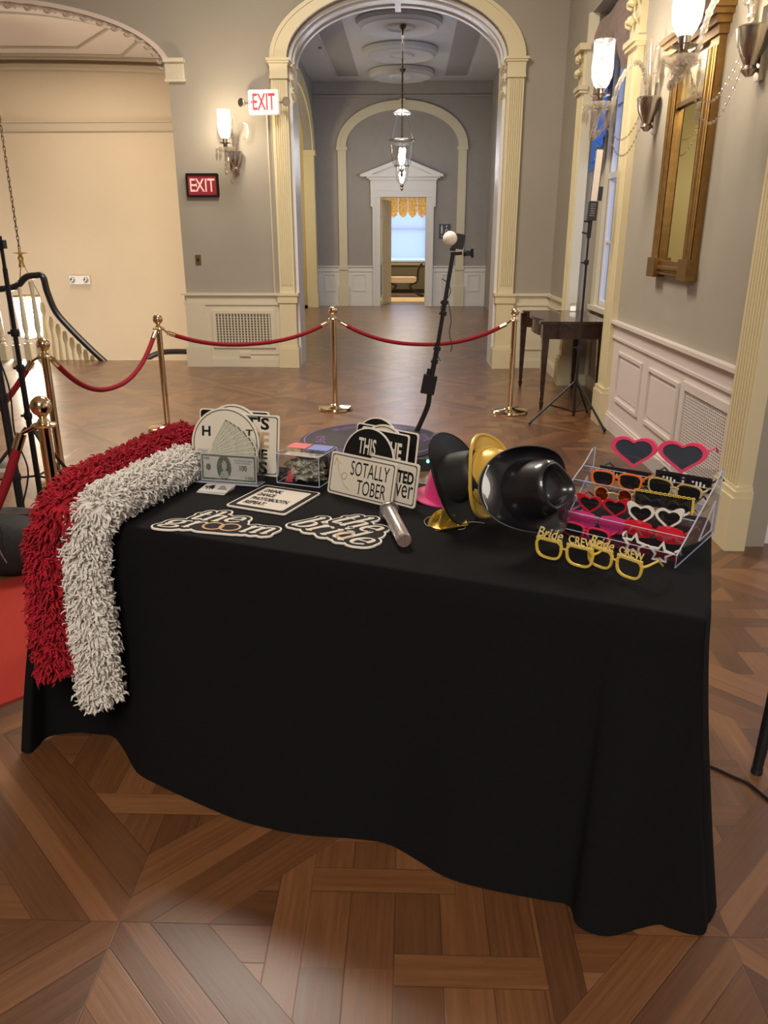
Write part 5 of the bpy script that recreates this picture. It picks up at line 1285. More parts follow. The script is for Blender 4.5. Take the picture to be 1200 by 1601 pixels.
# cash box
cA, cB, cD = tp(433, 755), tp(499, 763), tp(523, 744)
xx = (cB - cA); wB = xx.length; MBX = frame(cA, xx, V(-xx.y, xx.x, 0)); dB = (MBX.inverted() @ cD).y; hB = loc(frame(cA, xx, V(0, 0, 1)), 499, 716)[1]
t = thing('money_box', 'clear acrylic box stuffed with crumpled bills between the sign stacks', 'box', M=MBX)
for nm, a, b_ in (('wall_panel', (0, 0, .001), (wB, .003, hB)), ('wall_panel', (0, dB - .003, .001), (wB, dB, hB)), ('side_panel', (0, 0, .001), (.003, dB, hB)), ('side_panel', (wB - .003, 0, .001), (wB, dB, hB)), ('lid', (0, 0, hB), (wB, dB, hB + .004))):
    m = MB(); m.box(a, b_); m.build(nm, ACR, t)
m = MB()
for p_, q_ in (((0, 0), (wB, 0)), ((wB, 0), (wB, dB)), ((wB, dB), (0, dB)), ((0, dB), (0, 0))):
    for z in (.002, hB): m.tube([V(p_[0], p_[1], z), V(q_[0], q_[1], z)], .0016, 5)
for p_ in ((0, 0), (wB, 0), (wB, dB), (0, dB)): m.tube([V(*p_, .002), V(*p_, hB)], .0016, 5)
m.build('acrylic_edges', ACRE, t)
m = MB(); m.box((wB * .12, dB * .12, hB - .008), (wB * .96, dB * .42, hB - .006)); m.build('top_label', mat('cream_label', (.75, .62, .48), .6, var=.3, vscale=60), t)
m = MB(); m.box((wB * .0, dB * .5, hB + .0042), (wB * .45, dB * .95, hB + .005)); m.build('red_label', mat('red_label', (.75, .12, .12), .5), t)
m = MB(); m.box((wB * .5, dB * .5, hB + .0042), (wB * .98, dB * .95, hB + .005)); m.build('blue_label', mat('blue_label', (.20, .25, .65), .4), t)
m = MB(); m.lathe([(.013, 0), (.015, .01), (.008, .012)], 14, M=Matrix.Translation((wB, dB * .35, hB * .35)) @ Matrix.Rotation(PI / 2, 4, 'Y')); m.build('lock', SILV, t)
rr_ = random.Random(9)
CRB = mat('crumpled_bill', (.52, .52, .38), .7, var=.45, vscale=50); CRR = mat('red_ticket', (.75, .10, .10), .6)
for k in range(30):
    w_, h_ = .075, .05; cxy = (wB * rr_.uniform(.3, .75), dB * rr_.uniform(.27, .7), hB * rr_.uniform(.22, .72))
    Mk = MBX @ Matrix.Translation(cxy) @ Matrix.Rotation(rr_.uniform(0, 6.3), 4, 'Z') @ Matrix.Rotation(rr_.uniform(-.9, .9), 4, 'X') @ Matrix.Rotation(rr_.uniform(-.9, .9), 4, 'Y')
    vs = []; fs = []; ph = rr_.uniform(0, 6)
    for i in range(9):
        for j in range(7): vs.append(((i / 8 - .5) * w_, (j / 6 - .5) * h_, .012 * math.sin(i * 1.3 + ph) * math.cos(j * 1.1 + ph)))
    for i in range(8):
        for j in range(6): fs.append((i * 7 + j, (i + 1) * 7 + j, (i + 1) * 7 + j + 1, i * 7 + j + 1))
    t = thing('crumpled_bill', 'crumpled banknote inside the clear acrylic money box', 'banknote', M=Mk, group='crumpled bills in the money box')
    MB().add(vs, fs).build('paper', CRB, t, angle=80)
for k in range(3):
    Mk = MBX @ Matrix.Translation((wB * (.25 + .04 * k), .012 + .006 * k, .015 + .018 * k)) @ Matrix.Rotation(.4 * k, 4, 'Y')
    t = thing('red_ticket', 'small red slip at the bottom left inside the clear money box', 'ticket', M=Mk, group='red slips in the money box'); m = MB(); m.box((-.014, 0, -.01), (.014, .001, .01)); m.build('slip', CRR, t)

# flat square sign
cA, cB, cD = tp(352, 792), tp(445, 807), tp(413, 760)
MD = frame(cA + V(0, 0, .006), cB - cA, cD - cA); wD = (cB - cA).length; dl = MD.inverted() @ cD; hD = dl.y
plate('square white sign with thick black border, lying flat, reading DRINK. DANCE. PHOTOBOOTH. REPEAT.', MD, rrect(wD, hD, .012, 5, 0, 0), 'framed',
      [(s_, wD * .17, hD * (.70 - .175 * k), wD * (.31, .30, .64, .36)[k], hD * .125, INK, .045) for k, s_ in enumerate(('DRINK.', 'DANCE.', 'PHOTOBOOTH.', 'REPEAT.'))])

# right stack
Mr = vframe((560, 740), (650, 762), 9); x, y = loc(Mr, 592, 653)
plate('round black prop sign whose top shows at the rear of the right stack', Mr, circ(y / 2, 48, x, y / 2), 'black', [])
Mr = vframe((556, 744), (646, 766), 9); (xa, ya), (xb, yb) = loc(Mr, 558, 664), loc(Mr, 655, 674)
plate('rectangular black prop sign with white rim at the back of the right stack', Mr, rrect(xb - xa, (ya + yb) / 2, .012, 5, xa, 0), 'black', [])
Mr = vframe((560, 750), (640, 770), 9); x, y = loc(Mr, 602, 664)
plate('round white prop sign between the black ones in the right stack', Mr, circ(y / 2, 48, x, y / 2), 'white', [])
Mr = vframe((548, 754), (636, 778), 9); (xb, yb) = loc(Mr, 640, 681); (xa, ya) = loc(Mr, 566, 668)
plate('black prop sign with white letters ending in E behind the THIS sign', Mr, rrect(xb - xa, yb, .010, 5, xa, 0), 'black', [tx('HE', Mr, (608, 717), (629, 694), WHITEP)])
Mr = vframe((560, 772), (647, 796), 10); (xb, yb) = loc(Mr, 656, 727); (xa, ya) = loc(Mr, 562, 706)
plate('white prop sign reading TED and ver, low right behind the SOTALLY TOBER sign', Mr, rrect(xb - xa, yb, .010, 5, xa, 0), 'white', [tx('TED', Mr, (620, 753), (648, 740), INK, .04), tx('ver', Mr, (617, 775), (646, 762), INK, 0)])
Mr = vframe((526, 764), (612, 786), 11); (xc, yc), (xr, yr) = loc(Mr, 575, 712), loc(Mr, 616, 722); (x_, yt) = loc(Mr, 574, 668); R_ = (xr - xc) 
plate('round black prop sign reading THIS above the SOTALLY TOBER sign', Mr, circ(R_, 56, xc, yt - R_), 'black', [tx('THIS', Mr, (559, 708), (589, 688), WHITEP, .02)])
Mr = vframe((511, 769), (611, 794), 13); (xb, yb) = loc(Mr, 621, 727); (xa, ya) = loc(Mr, 524, 704)
sh = xa
def squiggle(t):
    m = MB(); P = [loc(Mr, *p) for p in ((545, 765), (538, 758), (534, 746), (537, 739), (542, 741), (541, 747), (536, 748), (531, 740), (528, 722), (526, 716))]
    m.tube(smoothpts([V(a, b_, .0012) for a, b_ in P], 6), .0014, 5); P = [loc(Mr, *p) for p in ((523, 726), (527, 715), (533, 725))]; m.tube([V(a, b_, .0012) for a, b_ in P], .0014, 5)
    m.build('arrow_drawing', TANINK, t)
w1 = xb - min(0, xa) 
plate('rectangular white prop sign reading SOTALLY TOBER at the front of the right stack', Mr, rrect(xb - .0, (ya + yb) / 2, .010, 5, 0, 0), 'white', [tx('SOTALLY', Mr, (548, 736), (611, 724), INK, .0), tx('TOBER', Mr, (556, 771), (604, 760), INK, .0)], extra=squiggle)
_t = [o for o in C.objects if o.get('label', '').startswith('rectangular white prop sign reading SOTALLY')][0]
# redo lettering of that sign with tall condensed letters
for ch in list(_t.children):
    if ch.name.startswith('lettering'): bpy.data.objects.remove(ch)
hh = (ya + yb) / 2; ww = xb
for s_, fx, fy, fw, fh in (('SOTALLY', .33, .53, .58, .34), ('TOBER', .45, .12, .44, .34)):
    m = MB(); m.text(s_, ww * fx, hh * fy, ww * fw, hh * fh, z1=.0011, bold=.0); m.build('lettering', INK, _t)

# ---------------------------------------------------------------- script cutout signs
ARC = lambda cx, cy, r, a0, a1, n=9, sy=1: [(cx + r * math.cos(math.radians(a0 + (a1 - a0) * k / n)), cy + sy * r * math.sin(math.radians(a0 + (a1 - a0) * k / n))) for k in range(n + 1)]
GL = {
 't': (.58, [[(.24, 1.45), (.24, .22), (.32, .04), (.46, .04), (.56, .16)], [(.04, 1.0), (.5, 1.0)]]),
 'h': (.92, [[(.06, 1.68), (.22, 1.7)], [(.22, 1.7), (.22, 0)], [(.22, .62), (.34, .9), (.5, 1.0), (.66, .93), (.70, .75), (.70, .0)], [(.08, 0), (.36, 0)], [(.56, 0), (.86, 0)]]),
 'e': (.86, [[(.14, .52), (.70, .56)], [(.70, .56), (.66, .85), (.46, 1.0), (.24, .88), (.12, .55), (.18, .2), (.42, .02), (.74, .22)]]),
 'g': (.92, [ARC(.38, .68, .27, 0, 360, 16, 1.15), [(.58, .9), (.72, 1.02), (.86, .98)], [(.24, .42), (.16, .28), (.30, .18), (.66, .12), (.80, -.06), (.66, -.26), (.34, -.30), (.10, -.20), (.10, -.02), (.28, .14)]]),
 'r': (.84, [[(.08, .98), (.22, 1.0)], [(.22, 1.0), (.22, 0)], [(.22, .60), (.36, .92), (.52, 1.0), (.64, .92)], [(.08, 0), (.38, 0)]]),
 'm': (1.42, [[(.06, .98), (.2, 1.0)], [(.2, 1.0), (.2, 0)], [(.2, .62), (.32, .9), (.46, 1.0), (.60, .93), (.64, .75), (.64, 0)], [(.64, .62), (.78, .9), (.92, 1.0), (1.06, .93), (1.10, .75), (1.10, 0)], [(.08, 0), (.34, 0)], [(.52, 0), (.78, 0)], [(.98, 0), (1.26, 0)]]),
 'b': (.90, [[(.04, 1.68), (.2, 1.7)], [(.2, 1.7), (.2, .05)], ARC(.44, .5, .30, 150, -150, 14, 1.6)]),
 'i': (.46, [[(.06, .98), (.22, 1.0)], [(.22, 1.0), (.22, .0)], [(.08, 0), (.36, 0)], [(.20, 1.52), (.20, 1.30)]]),
 'd': (.94, [[(.50, 1.68), (.66, 1.7)], [(.66, 1.7), (.66, 0)], [(.66, 0), (.84, .02)], ARC(.40, .5, .28, 35, 325, 14, 1.6)]),
}
def strokes_of(word, ox, oy, ux, uy, shear=.28, wmax=.22, wmin=.07):
    x = ox; out = []
    for ch in word:
        adv, strokes = GL[ch]
        for st in strokes:
            P = [V(x + (px_ + shear * py_) * ux, oy + py_ * uy, 0) for px_, py_ in st]
            P = smoothpts(P, 4) if len(P) > 2 else P
            n = len(P); W_ = []
            for i in range(n):
                t_ = (P[min(i + 1, n - 1)] - P[max(i - 1, 0)]).normalized(); W_.append((wmin + (wmax - wmin) * abs(t_.y) ** 1.6) * (ux + uy) / 4)
            for i in range(n - 1): out.append((P[i].x, P[i].y, P[i + 1].x, P[i + 1].y, W_[i], W_[i + 1]))
        x += adv * ux
    return out
def field_mesh(mb, segs, e, z0, z1, step):
    """one clean outline around all strokes, filled and extruded (marching squares)"""
    S_ = np.array(segs); mg = e + .02
    x0, x1 = S_[:, [0, 2]].min() - mg, S_[:, [0, 2]].max() + mg; y0, y1 = S_[:, [1, 3]].min() - mg, S_[:, [1, 3]].max() + mg
    nx, ny = int((x1 - x0) / step) + 2, int((y1 - y0) / step) + 2
    X, Y = np.meshgrid(x0 + step * np.arange(nx), y0 + step * np.arange(ny), indexing='ij'); F = np.full(X.shape, 9.0)
    for ax, ay, bx, by, wa, wb in S_:
        dx, dy = bx - ax, by - ay; L2 = dx * dx + dy * dy + 1e-12
        t = np.clip(((X - ax) * dx + (Y - ay) * dy) / L2, 0, 1); F = np.minimum(F, np.hypot(X - ax - t * dx, Y - ay - t * dy) - wa - (wb - wa) * t)
    F = F - e; vid = {}; vs = []; top = []; walls = []
    def node(key, x, y):
        if key not in vid: vid[key] = len(vs); vs.append((x, y))
        return vid[key]
    for i in range(nx - 1):
        for j in range(ny - 1):
            c = [(i, j), (i + 1, j), (i + 1, j + 1), (i, j + 1)]; f = [F[k] for k in c]
            if min(f) >= 0: continue
            poly = []; cut = []
            for k in range(4):
                A_, B_, fa, fb = c[k], c[(k + 1) % 4], f[k], f[(k + 1) % 4]
                if fa < 0: poly.append(node(A_, X[A_], Y[A_]))
                if (fa < 0) != (fb < 0):
                    s_ = fa / (fa - fb); key = (min(A_, B_), max(A_, B_)); v = node(key, X[A_] + s_ * (X[B_] - X[A_]), Y[A_] + s_ * (Y[B_] - Y[A_])); poly.append(v); cut.append((len(poly) - 1, fa < 0))
            if len(poly) >= 3: top.append(tuple(poly))
            for q_, (pos, leaving) in enumerate(cut):
                if leaving: walls.append((poly[pos], poly[(pos + 1) % len(poly)]))
    n = len(vs); k0 = len(mb.v)
    mb.v += [(x, y, z1) for x, y in vs] + [(x, y, z0) for x, y in vs]
    mb.f += [tuple(k0 + v for v in t_) for t_ in top] + [(k0 + b_, k0 + a_, k0 + a_ + n, k0 + b_ + n) for a_, b_ in walls]
    return mb
def script_sign(label, a, b, nunit, words, ysc, fill, decor):
    A_, B_ = tp(*a), tp(*b); d = B_ - A_; M = frame(A_, d, V(-d.y, d.x, 0)); W_ = d.length; ux = W_ / nunit; uy = ux * ysc
    t = thing('cutout_sign', label, 'sign', M=M)
    segs = []; wl = []
    for wd, ox, oy in words: s_ = strokes_of(wd, ox * ux, oy * uy, ux, uy); wl.append(s_); segs += s_
    full = segs + [(x0 * ux, y0 * uy, x1 * ux, y1 * uy, w_ * uy, w_ * uy) for x0, y0, x1, y1, w_ in fill]
    m = MB(); field_mesh(m, full, .0185, .0005, .0055, .0022); m.build('white_backing', WHITEE, t, angle=50)
    m = MB(); field_mesh(m, full, .0125, .0055, .0064, .0022); bl = m.build('black_layer', INK, t, angle=50)
    for s_ in wl: m = MB(); field_mesh(m, s_, 0, .0064, .0074, .0012); m.build('script_word', WHITEP, t, angle=50)
    decor(ux, uy, t)
    return t
def dec_groom(ux, uy, t):
    for k, cx_ in enumerate((2.10, 2.84)):
        R_ = .47 * ux; c_ = ((cx_ + .14) * ux, .5 * uy)
        g = MB(); o_ = [(c_[0] + R_ * math.cos(a), c_[1] + R_ * .9 * math.sin(a)) for a in np.linspace(0, 2 * PI, 36, endpoint=False)]; i_ = [(c_[0] + R_ * .80 * math.cos(a), c_[1] + R_ * .72 * math.sin(a)) for a in np.linspace(0, 2 * PI, 36, endpoint=False)]
        g.ring(o_, i_, .0064, .0072 + .0006 * k); g.build('gold_ring', GOLDP, t)
script_sign('black and white cut-out sign reading the groom, two gold rings as its oo', (250, 823), (422, 838), 4.85, [('gr', 0, 0), ('m', 3.45, 0), ('the', .75, 1.38)], .66, [(1.9, .45, 3.3, .45, .62), (.6, .5, 4.5, .5, .35), (1.6, 1.35, 3.0, 1.35, .5)], dec_groom)
def dec_bride(ux, uy, t):
    c_ = (2.72 * ux, .55 * uy)
    g = MB(); g.ring(circ(.36 * ux, 30, *c_), circ(.29 * ux, 30, *c_), .0064, .0082); g.build('ring_drawing', GOLDP, t)
    g = MB(); g.prism([(c_[0] + .22 * ux * math.cos(a), c_[1] + .48 * uy + .18 * uy * math.sin(a)) for a in np.linspace(0, 2 * PI, 8, endpoint=False)], .0064, .0088); g.build('diamond_drawing', glitter('gem_print', (.6, .58, .56), 500, .2), t)
script_sign('black and white cut-out sign reading the bride, with a diamond ring drawn on it', (452, 822), (569, 858), 4.15, [('bride', 0, 0), ('the', 1.05, 1.55)], .84, [(.6, .5, 3.8, .5, .4), (2.0, 1.5, 3.4, 1.5, .5)], dec_bride)

# ---------------------------------------------------------------- microphone
SG = glitter('silver_glitter', (.62, .60, .60), 1100, .8)
ra, rb_ = .030, .023
h0, h1 = onz(607, 797, TT + .030), onz(630, 842, TT + .022)
ax_ = (h1 - h0).normalized(); L_ = (h1 - h0).length
Mm = frame(h0, ax_.orthogonal(), ax_.cross(ax_.orthogonal())); 
zc = Mm.to_3x3() @ V(0, 0, 1)
if zc.dot(ax_) < 0: Mm = Mm @ Matrix.Rotation(PI, 4, 'X')
t = thing('microphone', 'silver glitter covered toy microphone lying in front of the SOTALLY TOBER sign', 'microphone', M=Mm)
m = MB(); m.lathe([(1e-6, -.030), (.014, -.027), (.024, -.017), (.029, -.003), (.030, .010), (.028, .018)], 24); m.build('head', glitter('grey_glitter', (.40, .39, .37), 700, .5), t)
m = MB(); m.lathe([(.0305, .008), (.032, .012), (.0305, .018)], 24); m.build('band', SILV, t)
m = MB(); m.lathe([(.027, .016), (.022, .024), (.022, L_ + .01), (.0222, L_ + .014)], 24); m.build('handle', SG, t)
m = MB(); m.lathe([(.0222, L_ + .014), (.019, L_ + .019), (1e-6, L_ + .020)], 24); m.build('end_cap', glitter('rose_glitter', (.50, .38, .34), 700, .6), t)

# ---------------------------------------------------------------- hats
def hat_frame(P, upv, frontv):
    z = upv.normalized(); x = (frontv - z * frontv.dot(z)).normalized(); y = z.cross(x); m_ = Matrix((x, y, z)).transposed().to_4x4(); m_.translation = P; return m_
CV = lambda r, u, f: RT * r + UP * u - FW * f     # camera-like axes: right, up, towards the viewer
def hat(name, label, M, mat_, brim_a, brim_b, crown_a, crown_b, h, curl=0, pinch=0, taper=.85, dome=False, band=None, fdip=0, th=.003, edge=None):
    t = thing(name, label, 'hat', M=M)
    N = 64
    # crown
    vs = []; fs = []
    prof = [(1.0, 0), (.99, .15), (.97, .35), (.94, .6), (.9, .8), (.86, .95), (.80, 1.0), (.74, 1.01), (.68, 1.0), (.60, .98), (.5, .97), (.36, .97), (.2, .97), (.02, .97)]
    if dome: prof = [(1.0, 0), (1.0, .2), (.98, .4), (.92, .62), (.80, .80), (.62, .92), (.42, .98), (.2, 1.0), (.02, 1.0)]
    for r, z in prof:
        for k in range(N):
            a = 2 * PI * k / N; ca, sa = math.cos(a), math.sin(a)
            tp_ = 1 - (1 - taper) * z
            tear = 1 + (.10 * ca - .10 * sa * sa) * (pinch > 0) * z
            x, y = r * crown_a * ca * tp_ * tear, r * crown_b * sa * tp_ * (1 - (.22 * max(0, ca)) * z * (pinch > 0))
            zz = h * z
            if pinch and z > .9:
                d_ = max(0, 1 - (r / .66) ** 3); zz -= pinch * d_; zz += .008 * math.exp(-((r - .72) / .09) ** 2)
            if pinch: zz -= .02 * z * ca * r
            vs.append((x, y, zz))
    nr = len(prof)
    for i in range(nr - 1):
        for k in range(N): l = (k + 1) % N; fs.append((i * N + k, i * N + l, (i + 1) * N + l, (i + 1) * N + k))
    fs.append(tuple((nr - 1) * N + k for k in range(N)))
    MB().add(vs, fs).build('crown', mat_, t, angle=70)
    # brim, two sided
    vs = []; fs = []; J = 8
    def bz(a, f_): 
        ca, sa = math.cos(a), math.sin(a)
        return curl * (abs(sa) ** 1.6) * f_ ** 1.7 - fdip * (abs(ca) ** 2) * f_ ** 1.5
    for s_ in (0, -th):
        for j in range(J + 1):
            f_ = j / J
            for k in range(N):
                a = 2 * PI * k / N; ca, sa = math.cos(a), math.sin(a)
                pull = 1 - .30 * (curl / .07) * abs(sa) ** 2 * f_ ** 2 if curl else 1
                vs.append((ca * (crown_a * .98 + (brim_a - crown_a) * f_), sa * (crown_b * .98 + (brim_b - crown_b) * f_) * pull, bz(a, f_) + s_))
    R_ = (J + 1) * N
    for j in range(J):
        for k in range(N):
            l = (k + 1) % N; fs.append((j * N + k, (j + 1) * N + k, (j + 1) * N + l, j * N + l)); fs.append((R_ + j * N + l, R_ + (j + 1) * N + l, R_ + (j + 1) * N + k, R_ + j * N + k))
    for k in range(N): l = (k + 1) % N; fs.append((J * N + k, R_ + J * N + k, R_ + J * N + l, J * N + l)); 
    MB().add(vs, fs).build('brim', mat_, t, angle=70)
    m = MB(); pts = []
    for k in range(N):
        a = 2 * PI * k / N; ca, sa = math.cos(a), math.sin(a); pull = 1 - .30 * (curl / .07) * abs(sa) ** 2 if curl else 1
        pts.append((ca * brim_a, sa * brim_b * pull, bz(a, 1) - th / 2))
    m.tube(pts, edge[0] if edge else th * .9, 6, closed=True); m.build('brim_edge', edge[1] if edge else mat_, t)
    if band:
        m = MB(); pts = [(1.015 * crown_a * math.cos(2 * PI * k / N), 1.015 * crown_b * math.sin(2 * PI * k / N), .012) for k in range(N)]
        m.tube(pts, .006, 6, closed=True); m.tube([(p[0] * .995, p[1] * .995, p[2] + .010) for p in pts], .006, 6, closed=True); m.build('hat_band', band, t)
    return t
PINKF = mat('hot_pink_felt', (.72, .035, .22), .55, sheen=.3)
BFELT = mat('black_felt', (.014, .014, .015), .55)
GOLDV = mat('gold_vinyl', (.72, .48, .10), .33, .35, bump=.15, bscale=14)
BSHINE = mat('black_shiny_vinyl', (.008, .008, .011), .36, bump=.25, bscale=9, coat=.6)
GEDGE = mat('grey_trim_edge', (.04, .04, .04), .5)
c_ = tp(700, 778); M_ = hat_frame(c_ + V(0, 0, .006), V(.05, -.05, 1), V(1, 0, 0))
hat('bowler_hat', 'hot pink hat lying upright on the table, half hidden by the black hats', M_, PINKF, .118, .108, .084, .078, .095, taper=.92, th=.003, edge=(.004, PINKF))
M_ = hat_frame(onz(709, 748, TT + .130), CV(.70, .24, .65), CV(-.2, 1, 0))
hat('fedora_hat', 'plain black wide-brimmed hat on its side between the pink and gold hats', M_, BFELT, .150, .135, .080, .075, .10, curl=0.02, taper=.92, th=.003, edge=(.003, BSHINE))
M_ = hat_frame(onz(757, 744, TT + .142), CV(.68, .02, .72), CV(.05, 1, 0))
hat('gold_hat', 'gold vinyl bowler hat on its side between the two black hats', M_, GOLDV, .128, .118, .086, .082, .11, curl=0.03, dome=True, taper=.95, band=GOLDV, th=.003, edge=(.006, GOLDV))
M_ = hat_frame(onz(829, 770, TT + .145), CV(.46, .14, .88), CV(.85, -.10, -.48))
hat('cowboy_hat', 'shiny black cowboy hat with creased crown, beside the acrylic glasses rack', M_, BSHINE, .160, .160, .106, .096, .108, curl=.050, pinch=.030, taper=.90, fdip=.03, th=.003, edge=(.002, GEDGE))
GG = glitter('gold_glitter', (.75, .50, .10), 800, .85)
M_ = hat_frame(onz(700, 818, TT + .008), V(.0, -.35, 1), V(1, .25, .1))
t = hat('mini_cowboy_hat', 'tiny gold glitter cowboy hat in front of the gold bowler', M_, GG, .062, .050, .030, .026, .040, curl=.022, pinch=.010, taper=.85, fdip=.008, th=.002)
m = MB(); Mi = M_.inverted()
for path in ([(680, 818), (668, 822), (663, 814), (672, 808), (682, 812)], [(722, 818), (738, 816), (752, 817), (757, 818)], [(716, 828), (726, 826), (728, 818), (724, 812)]):
    m.tube([Mi @ p for p in smoothpts([onz(x, y, TT + .002) for x, y in path], 5)], .0012, 5)
m.build('elastic_cord', mat('grey_elastic', (.35, .33, .30), .6), t)

# ---------------------------------------------------------------- acrylic rack
R0, R1, R2 = tp(862, 827), tp(1056, 888), tp(1117, 833)
_dp = (R2 - R1); _dp.z = 0; R0 = R1 - V(_dp.y, -_dp.x, 0).normalized() * .405
rx = (R1 - R0); RW = rx.length; MRK = frame(R0, rx, V(-rx.y, rx.x, 0)); RDp = (MRK.inverted() @ R2).y; print('rackloc', MRK.inverted() @ R2)
rxn = rx.normalized(); rback = V(-rxn.y, rxn.x, 0)
topP = onp(1128, 731, R0 + rback * RDp, rback); RH = topP.z - TT
print('rack', RW, RDp, RH)
t = thing('glasses_rack', 'clear acrylic stepped display rack full of novelty glasses at the right end', 'display rack', M=MRK)
def side_prof(): 
    pts = [(0, 0), (RDp, 0), (RDp, RH), (RDp - .02, RH - .004)]
    nst = 5
    for k in range(nst):
        a = 1 - (k + 1) / nst; y_ = (RDp - .02) * a; z_ = .035 + (RH - .05) * a
        y1_ = (RDp - .02) * (1 - k / nst); z1_ = .035 + (RH - .05) * (1 - k / nst)
        pts += [(y_ + .018, z_ + .010), (y_, z_)]
    return pts
for xx in (0, RW - .004):
    Mx = Matrix(((0,0,1,xx),(1,0,0,0),(0,1,0,0),(0,0,0,1)))
    m = MB(); m.prism(side_prof(), 0, .004, Mx); m.build('side_panel', ACR, t, smooth=False)
    m = MB(); sp_ = side_prof(); m.tube([Mx @ V(a, b_, .002) for a, b_ in sp_], .0022, 5, closed=True)
    m.tube([Mx @ V(a, b_, .002) for a, b_ in ((RDp * .55, .02), (RDp * .88, .02), (RDp * .88, RH * .55))], .0022, 5, closed=True); m.build('panel_edge', ACRE, t)
for k in range(5):
    a = k / 5; y_ = (RDp - .02) * a + .004; z_ = .012 + (RH - .05) * a
    m = MB(); m.box((.004, y_, z_), (RW - .004, y_ + RDp / 5, z_ + .003)); m.box((.004, y_, z_), (RW - .004, y_ + .003, z_ + .022)); m.build('shelf', ACR, t, smooth=False)
    m = MB(); m.tube([V(.004, y_ + .0015, z_ + .022), V(RW - .004, y_ + .0015, z_ + .022)], .0012, 5); m.build('shelf_edge', ACRE, t)
m = MB(); m.box((.004, RDp - .004, .004), (RW - .004, RDp, RH - .01)); m.build('back_panel', ACR, t, smooth=False)

# ---------------------------------------------------------------- glasses
def heart(w_, h_, n=36, flare=0):
    pts = []
    for k in range(n):
        a = 2 * PI * k / n; x = 16 * math.sin(a) ** 3; y = 13 * math.cos(a) - 5 * math.cos(2 * a) - 2 * math.cos(3 * a) - math.cos(4 * a)
        X_, Y_ = x / 32, (y + 2.5) / 29
        pts.append(((.7 * X_ + .3 * .5 * math.sin(a)) * w_, (.7 * Y_ + .3 * .5 * math.cos(a)) * h_))
    return pts
def superel(w_, h_, p=2.8, n=36, drop=0):
    pts = []
    for k in range(n):
        a = 2 * PI * k / n; c_, s_ = math.cos(a), math.sin(a)
        x = math.copysign(abs(c_) ** (2 / p), c_) * w_ / 2; y = math.copysign(abs(s_) ** (2 / p), s_) * h_ / 2
        x *= 1 + drop * y / h_; pts.append((x, y))
    return pts
def star(w_, n=5):
    return [((w_ / 2 if k % 2 == 0 else w_ * .24) * math.cos(PI / 2 + PI * k / n), (w_ / 2 if k % 2 == 0 else w_ * .24) * math.sin(PI / 2 + PI * k / n)) for k in range(2 * n)]
def scale(pts, s_, dx=0, dy=0, sx=None): return [(x * (sx or s_) + dx, y * s_ + dy) for x, y in pts]
def glasses(label, a, b, depth, shape, lw, lh, fmat, lmat, rim=.14, th=.005, temple=.12, cat='glasses', name='novelty_glasses', plane=None, group=None, tilt=0, bridge_y=.1, extra=None, rimless=False, tmat=None, drop=0, roll=0):
    """a, b: lens centre pixels; depth: distance back from rack front"""
    P0, N = plane if plane else (R0 + rback * depth, rback)
    A_, B_ = onp(*a, P0, N), onp(*b, P0, N); d = B_ - A_; sp = d.length
    dz = math.asin(max(-.9, min(.9, d.z / sp)))
    M = frame((A_ + B_) / 2, d, V(0, 0, 1) * math.cos(tilt) + rback * math.sin(tilt))
    t = thing(name, label, cat, M=M, group=group)
    W_ = sp * lw; H_ = sp * lh
    for sgn in (-1, 1):
        if shape == 'heart': o = heart(W_, H_)
        elif shape == 'way': o = superel(W_, H_, 3.0, drop=.18)
        elif shape == 'round': o = superel(W_, H_, 2)
        elif shape == 'cat':
            o = heart(W_, H_); o = [(x + (.22 * H_ * max(0, y / H_) ** 1.2 * (1 if x * sgn > 0 else 0)) * sgn, y + (.30 * H_ * max(0, sgn * x / W_) ** 1.5 * 2 if y > 0 else 0)) for x, y in o]
        elif shape == 'star': o = star(W_)
        elif shape == 'rect': o = rrect(W_, H_, .004, 4, -W_ / 2, -H_ / 2)
        elif shape == 'hex': o = superel(W_, H_, 2.6, 8)
        cx = sgn * sp / 2
        if not rimless:
            inn = scale(o, 1 - rim * 1.1 , sx=1 - rim)
            if shape == 'cat': inn = scale(heart(W_, H_), 1 - rim * 1.1, sx=1 - rim)
            m = MB(); m.ring([(x + cx, y) for x, y in o], [(x + cx, y) for x, y in inn], -th, th * .2); m.build('rim', fmat, t)
        else: inn = o
        if lmat: m = MB(); m.prism([(x + cx, y) for x, y in scale(inn, 1.01)], -th * .7, -th * .3); m.build('lens', lmat, t)
        xo = cx + sgn * W_ * .48; yo = H_ * .22
        m = MB(); m.tube([V(xo, yo, -th), V(xo + sgn * .004, yo, -.02), V(xo + sgn * .004 , yo - .0, -temple * .7), V(xo + sgn * .003, yo - .022, -temple)], [.0035, .0035, .003, .0028], 6); m.build('temple', tmat or fmat, t)
    m = MB(); gx = sp / 2 - W_ * .49; m.tube([V(-gx - .006, H_ * bridge_y, -th * .3), V(0, H_ * (bridge_y + .06), -th * .3), V(gx + .006, H_ * bridge_y, -th * .3)], max(.002, th * .55), 8); m.build('bridge', fmat, t)
    if extra: extra(t, sp, W_, H_)
    return t
DLENS = mat('dark_lens', (.012, .012, .014), .08, coat=.5)
BLENS = mat('blue_grey_lens', (.045, .06, .085), .10, coat=.5)
PINKG = mat('bright_pink_plastic', (.80, .07, .17), .3); ORG = mat('orange_plastic', (.80, .17, .03), .3)
REDP = mat('red_plastic', (.50, .015, .03), .3); WHP = mat('white_plastic', (.75, .73, .68), .3)
GPL = mat('gold_plastic', (.85, .62, .10), .3, .25); CGOLD = mat('pale_gold_metal', (.80, .65, .30), .3, .5)
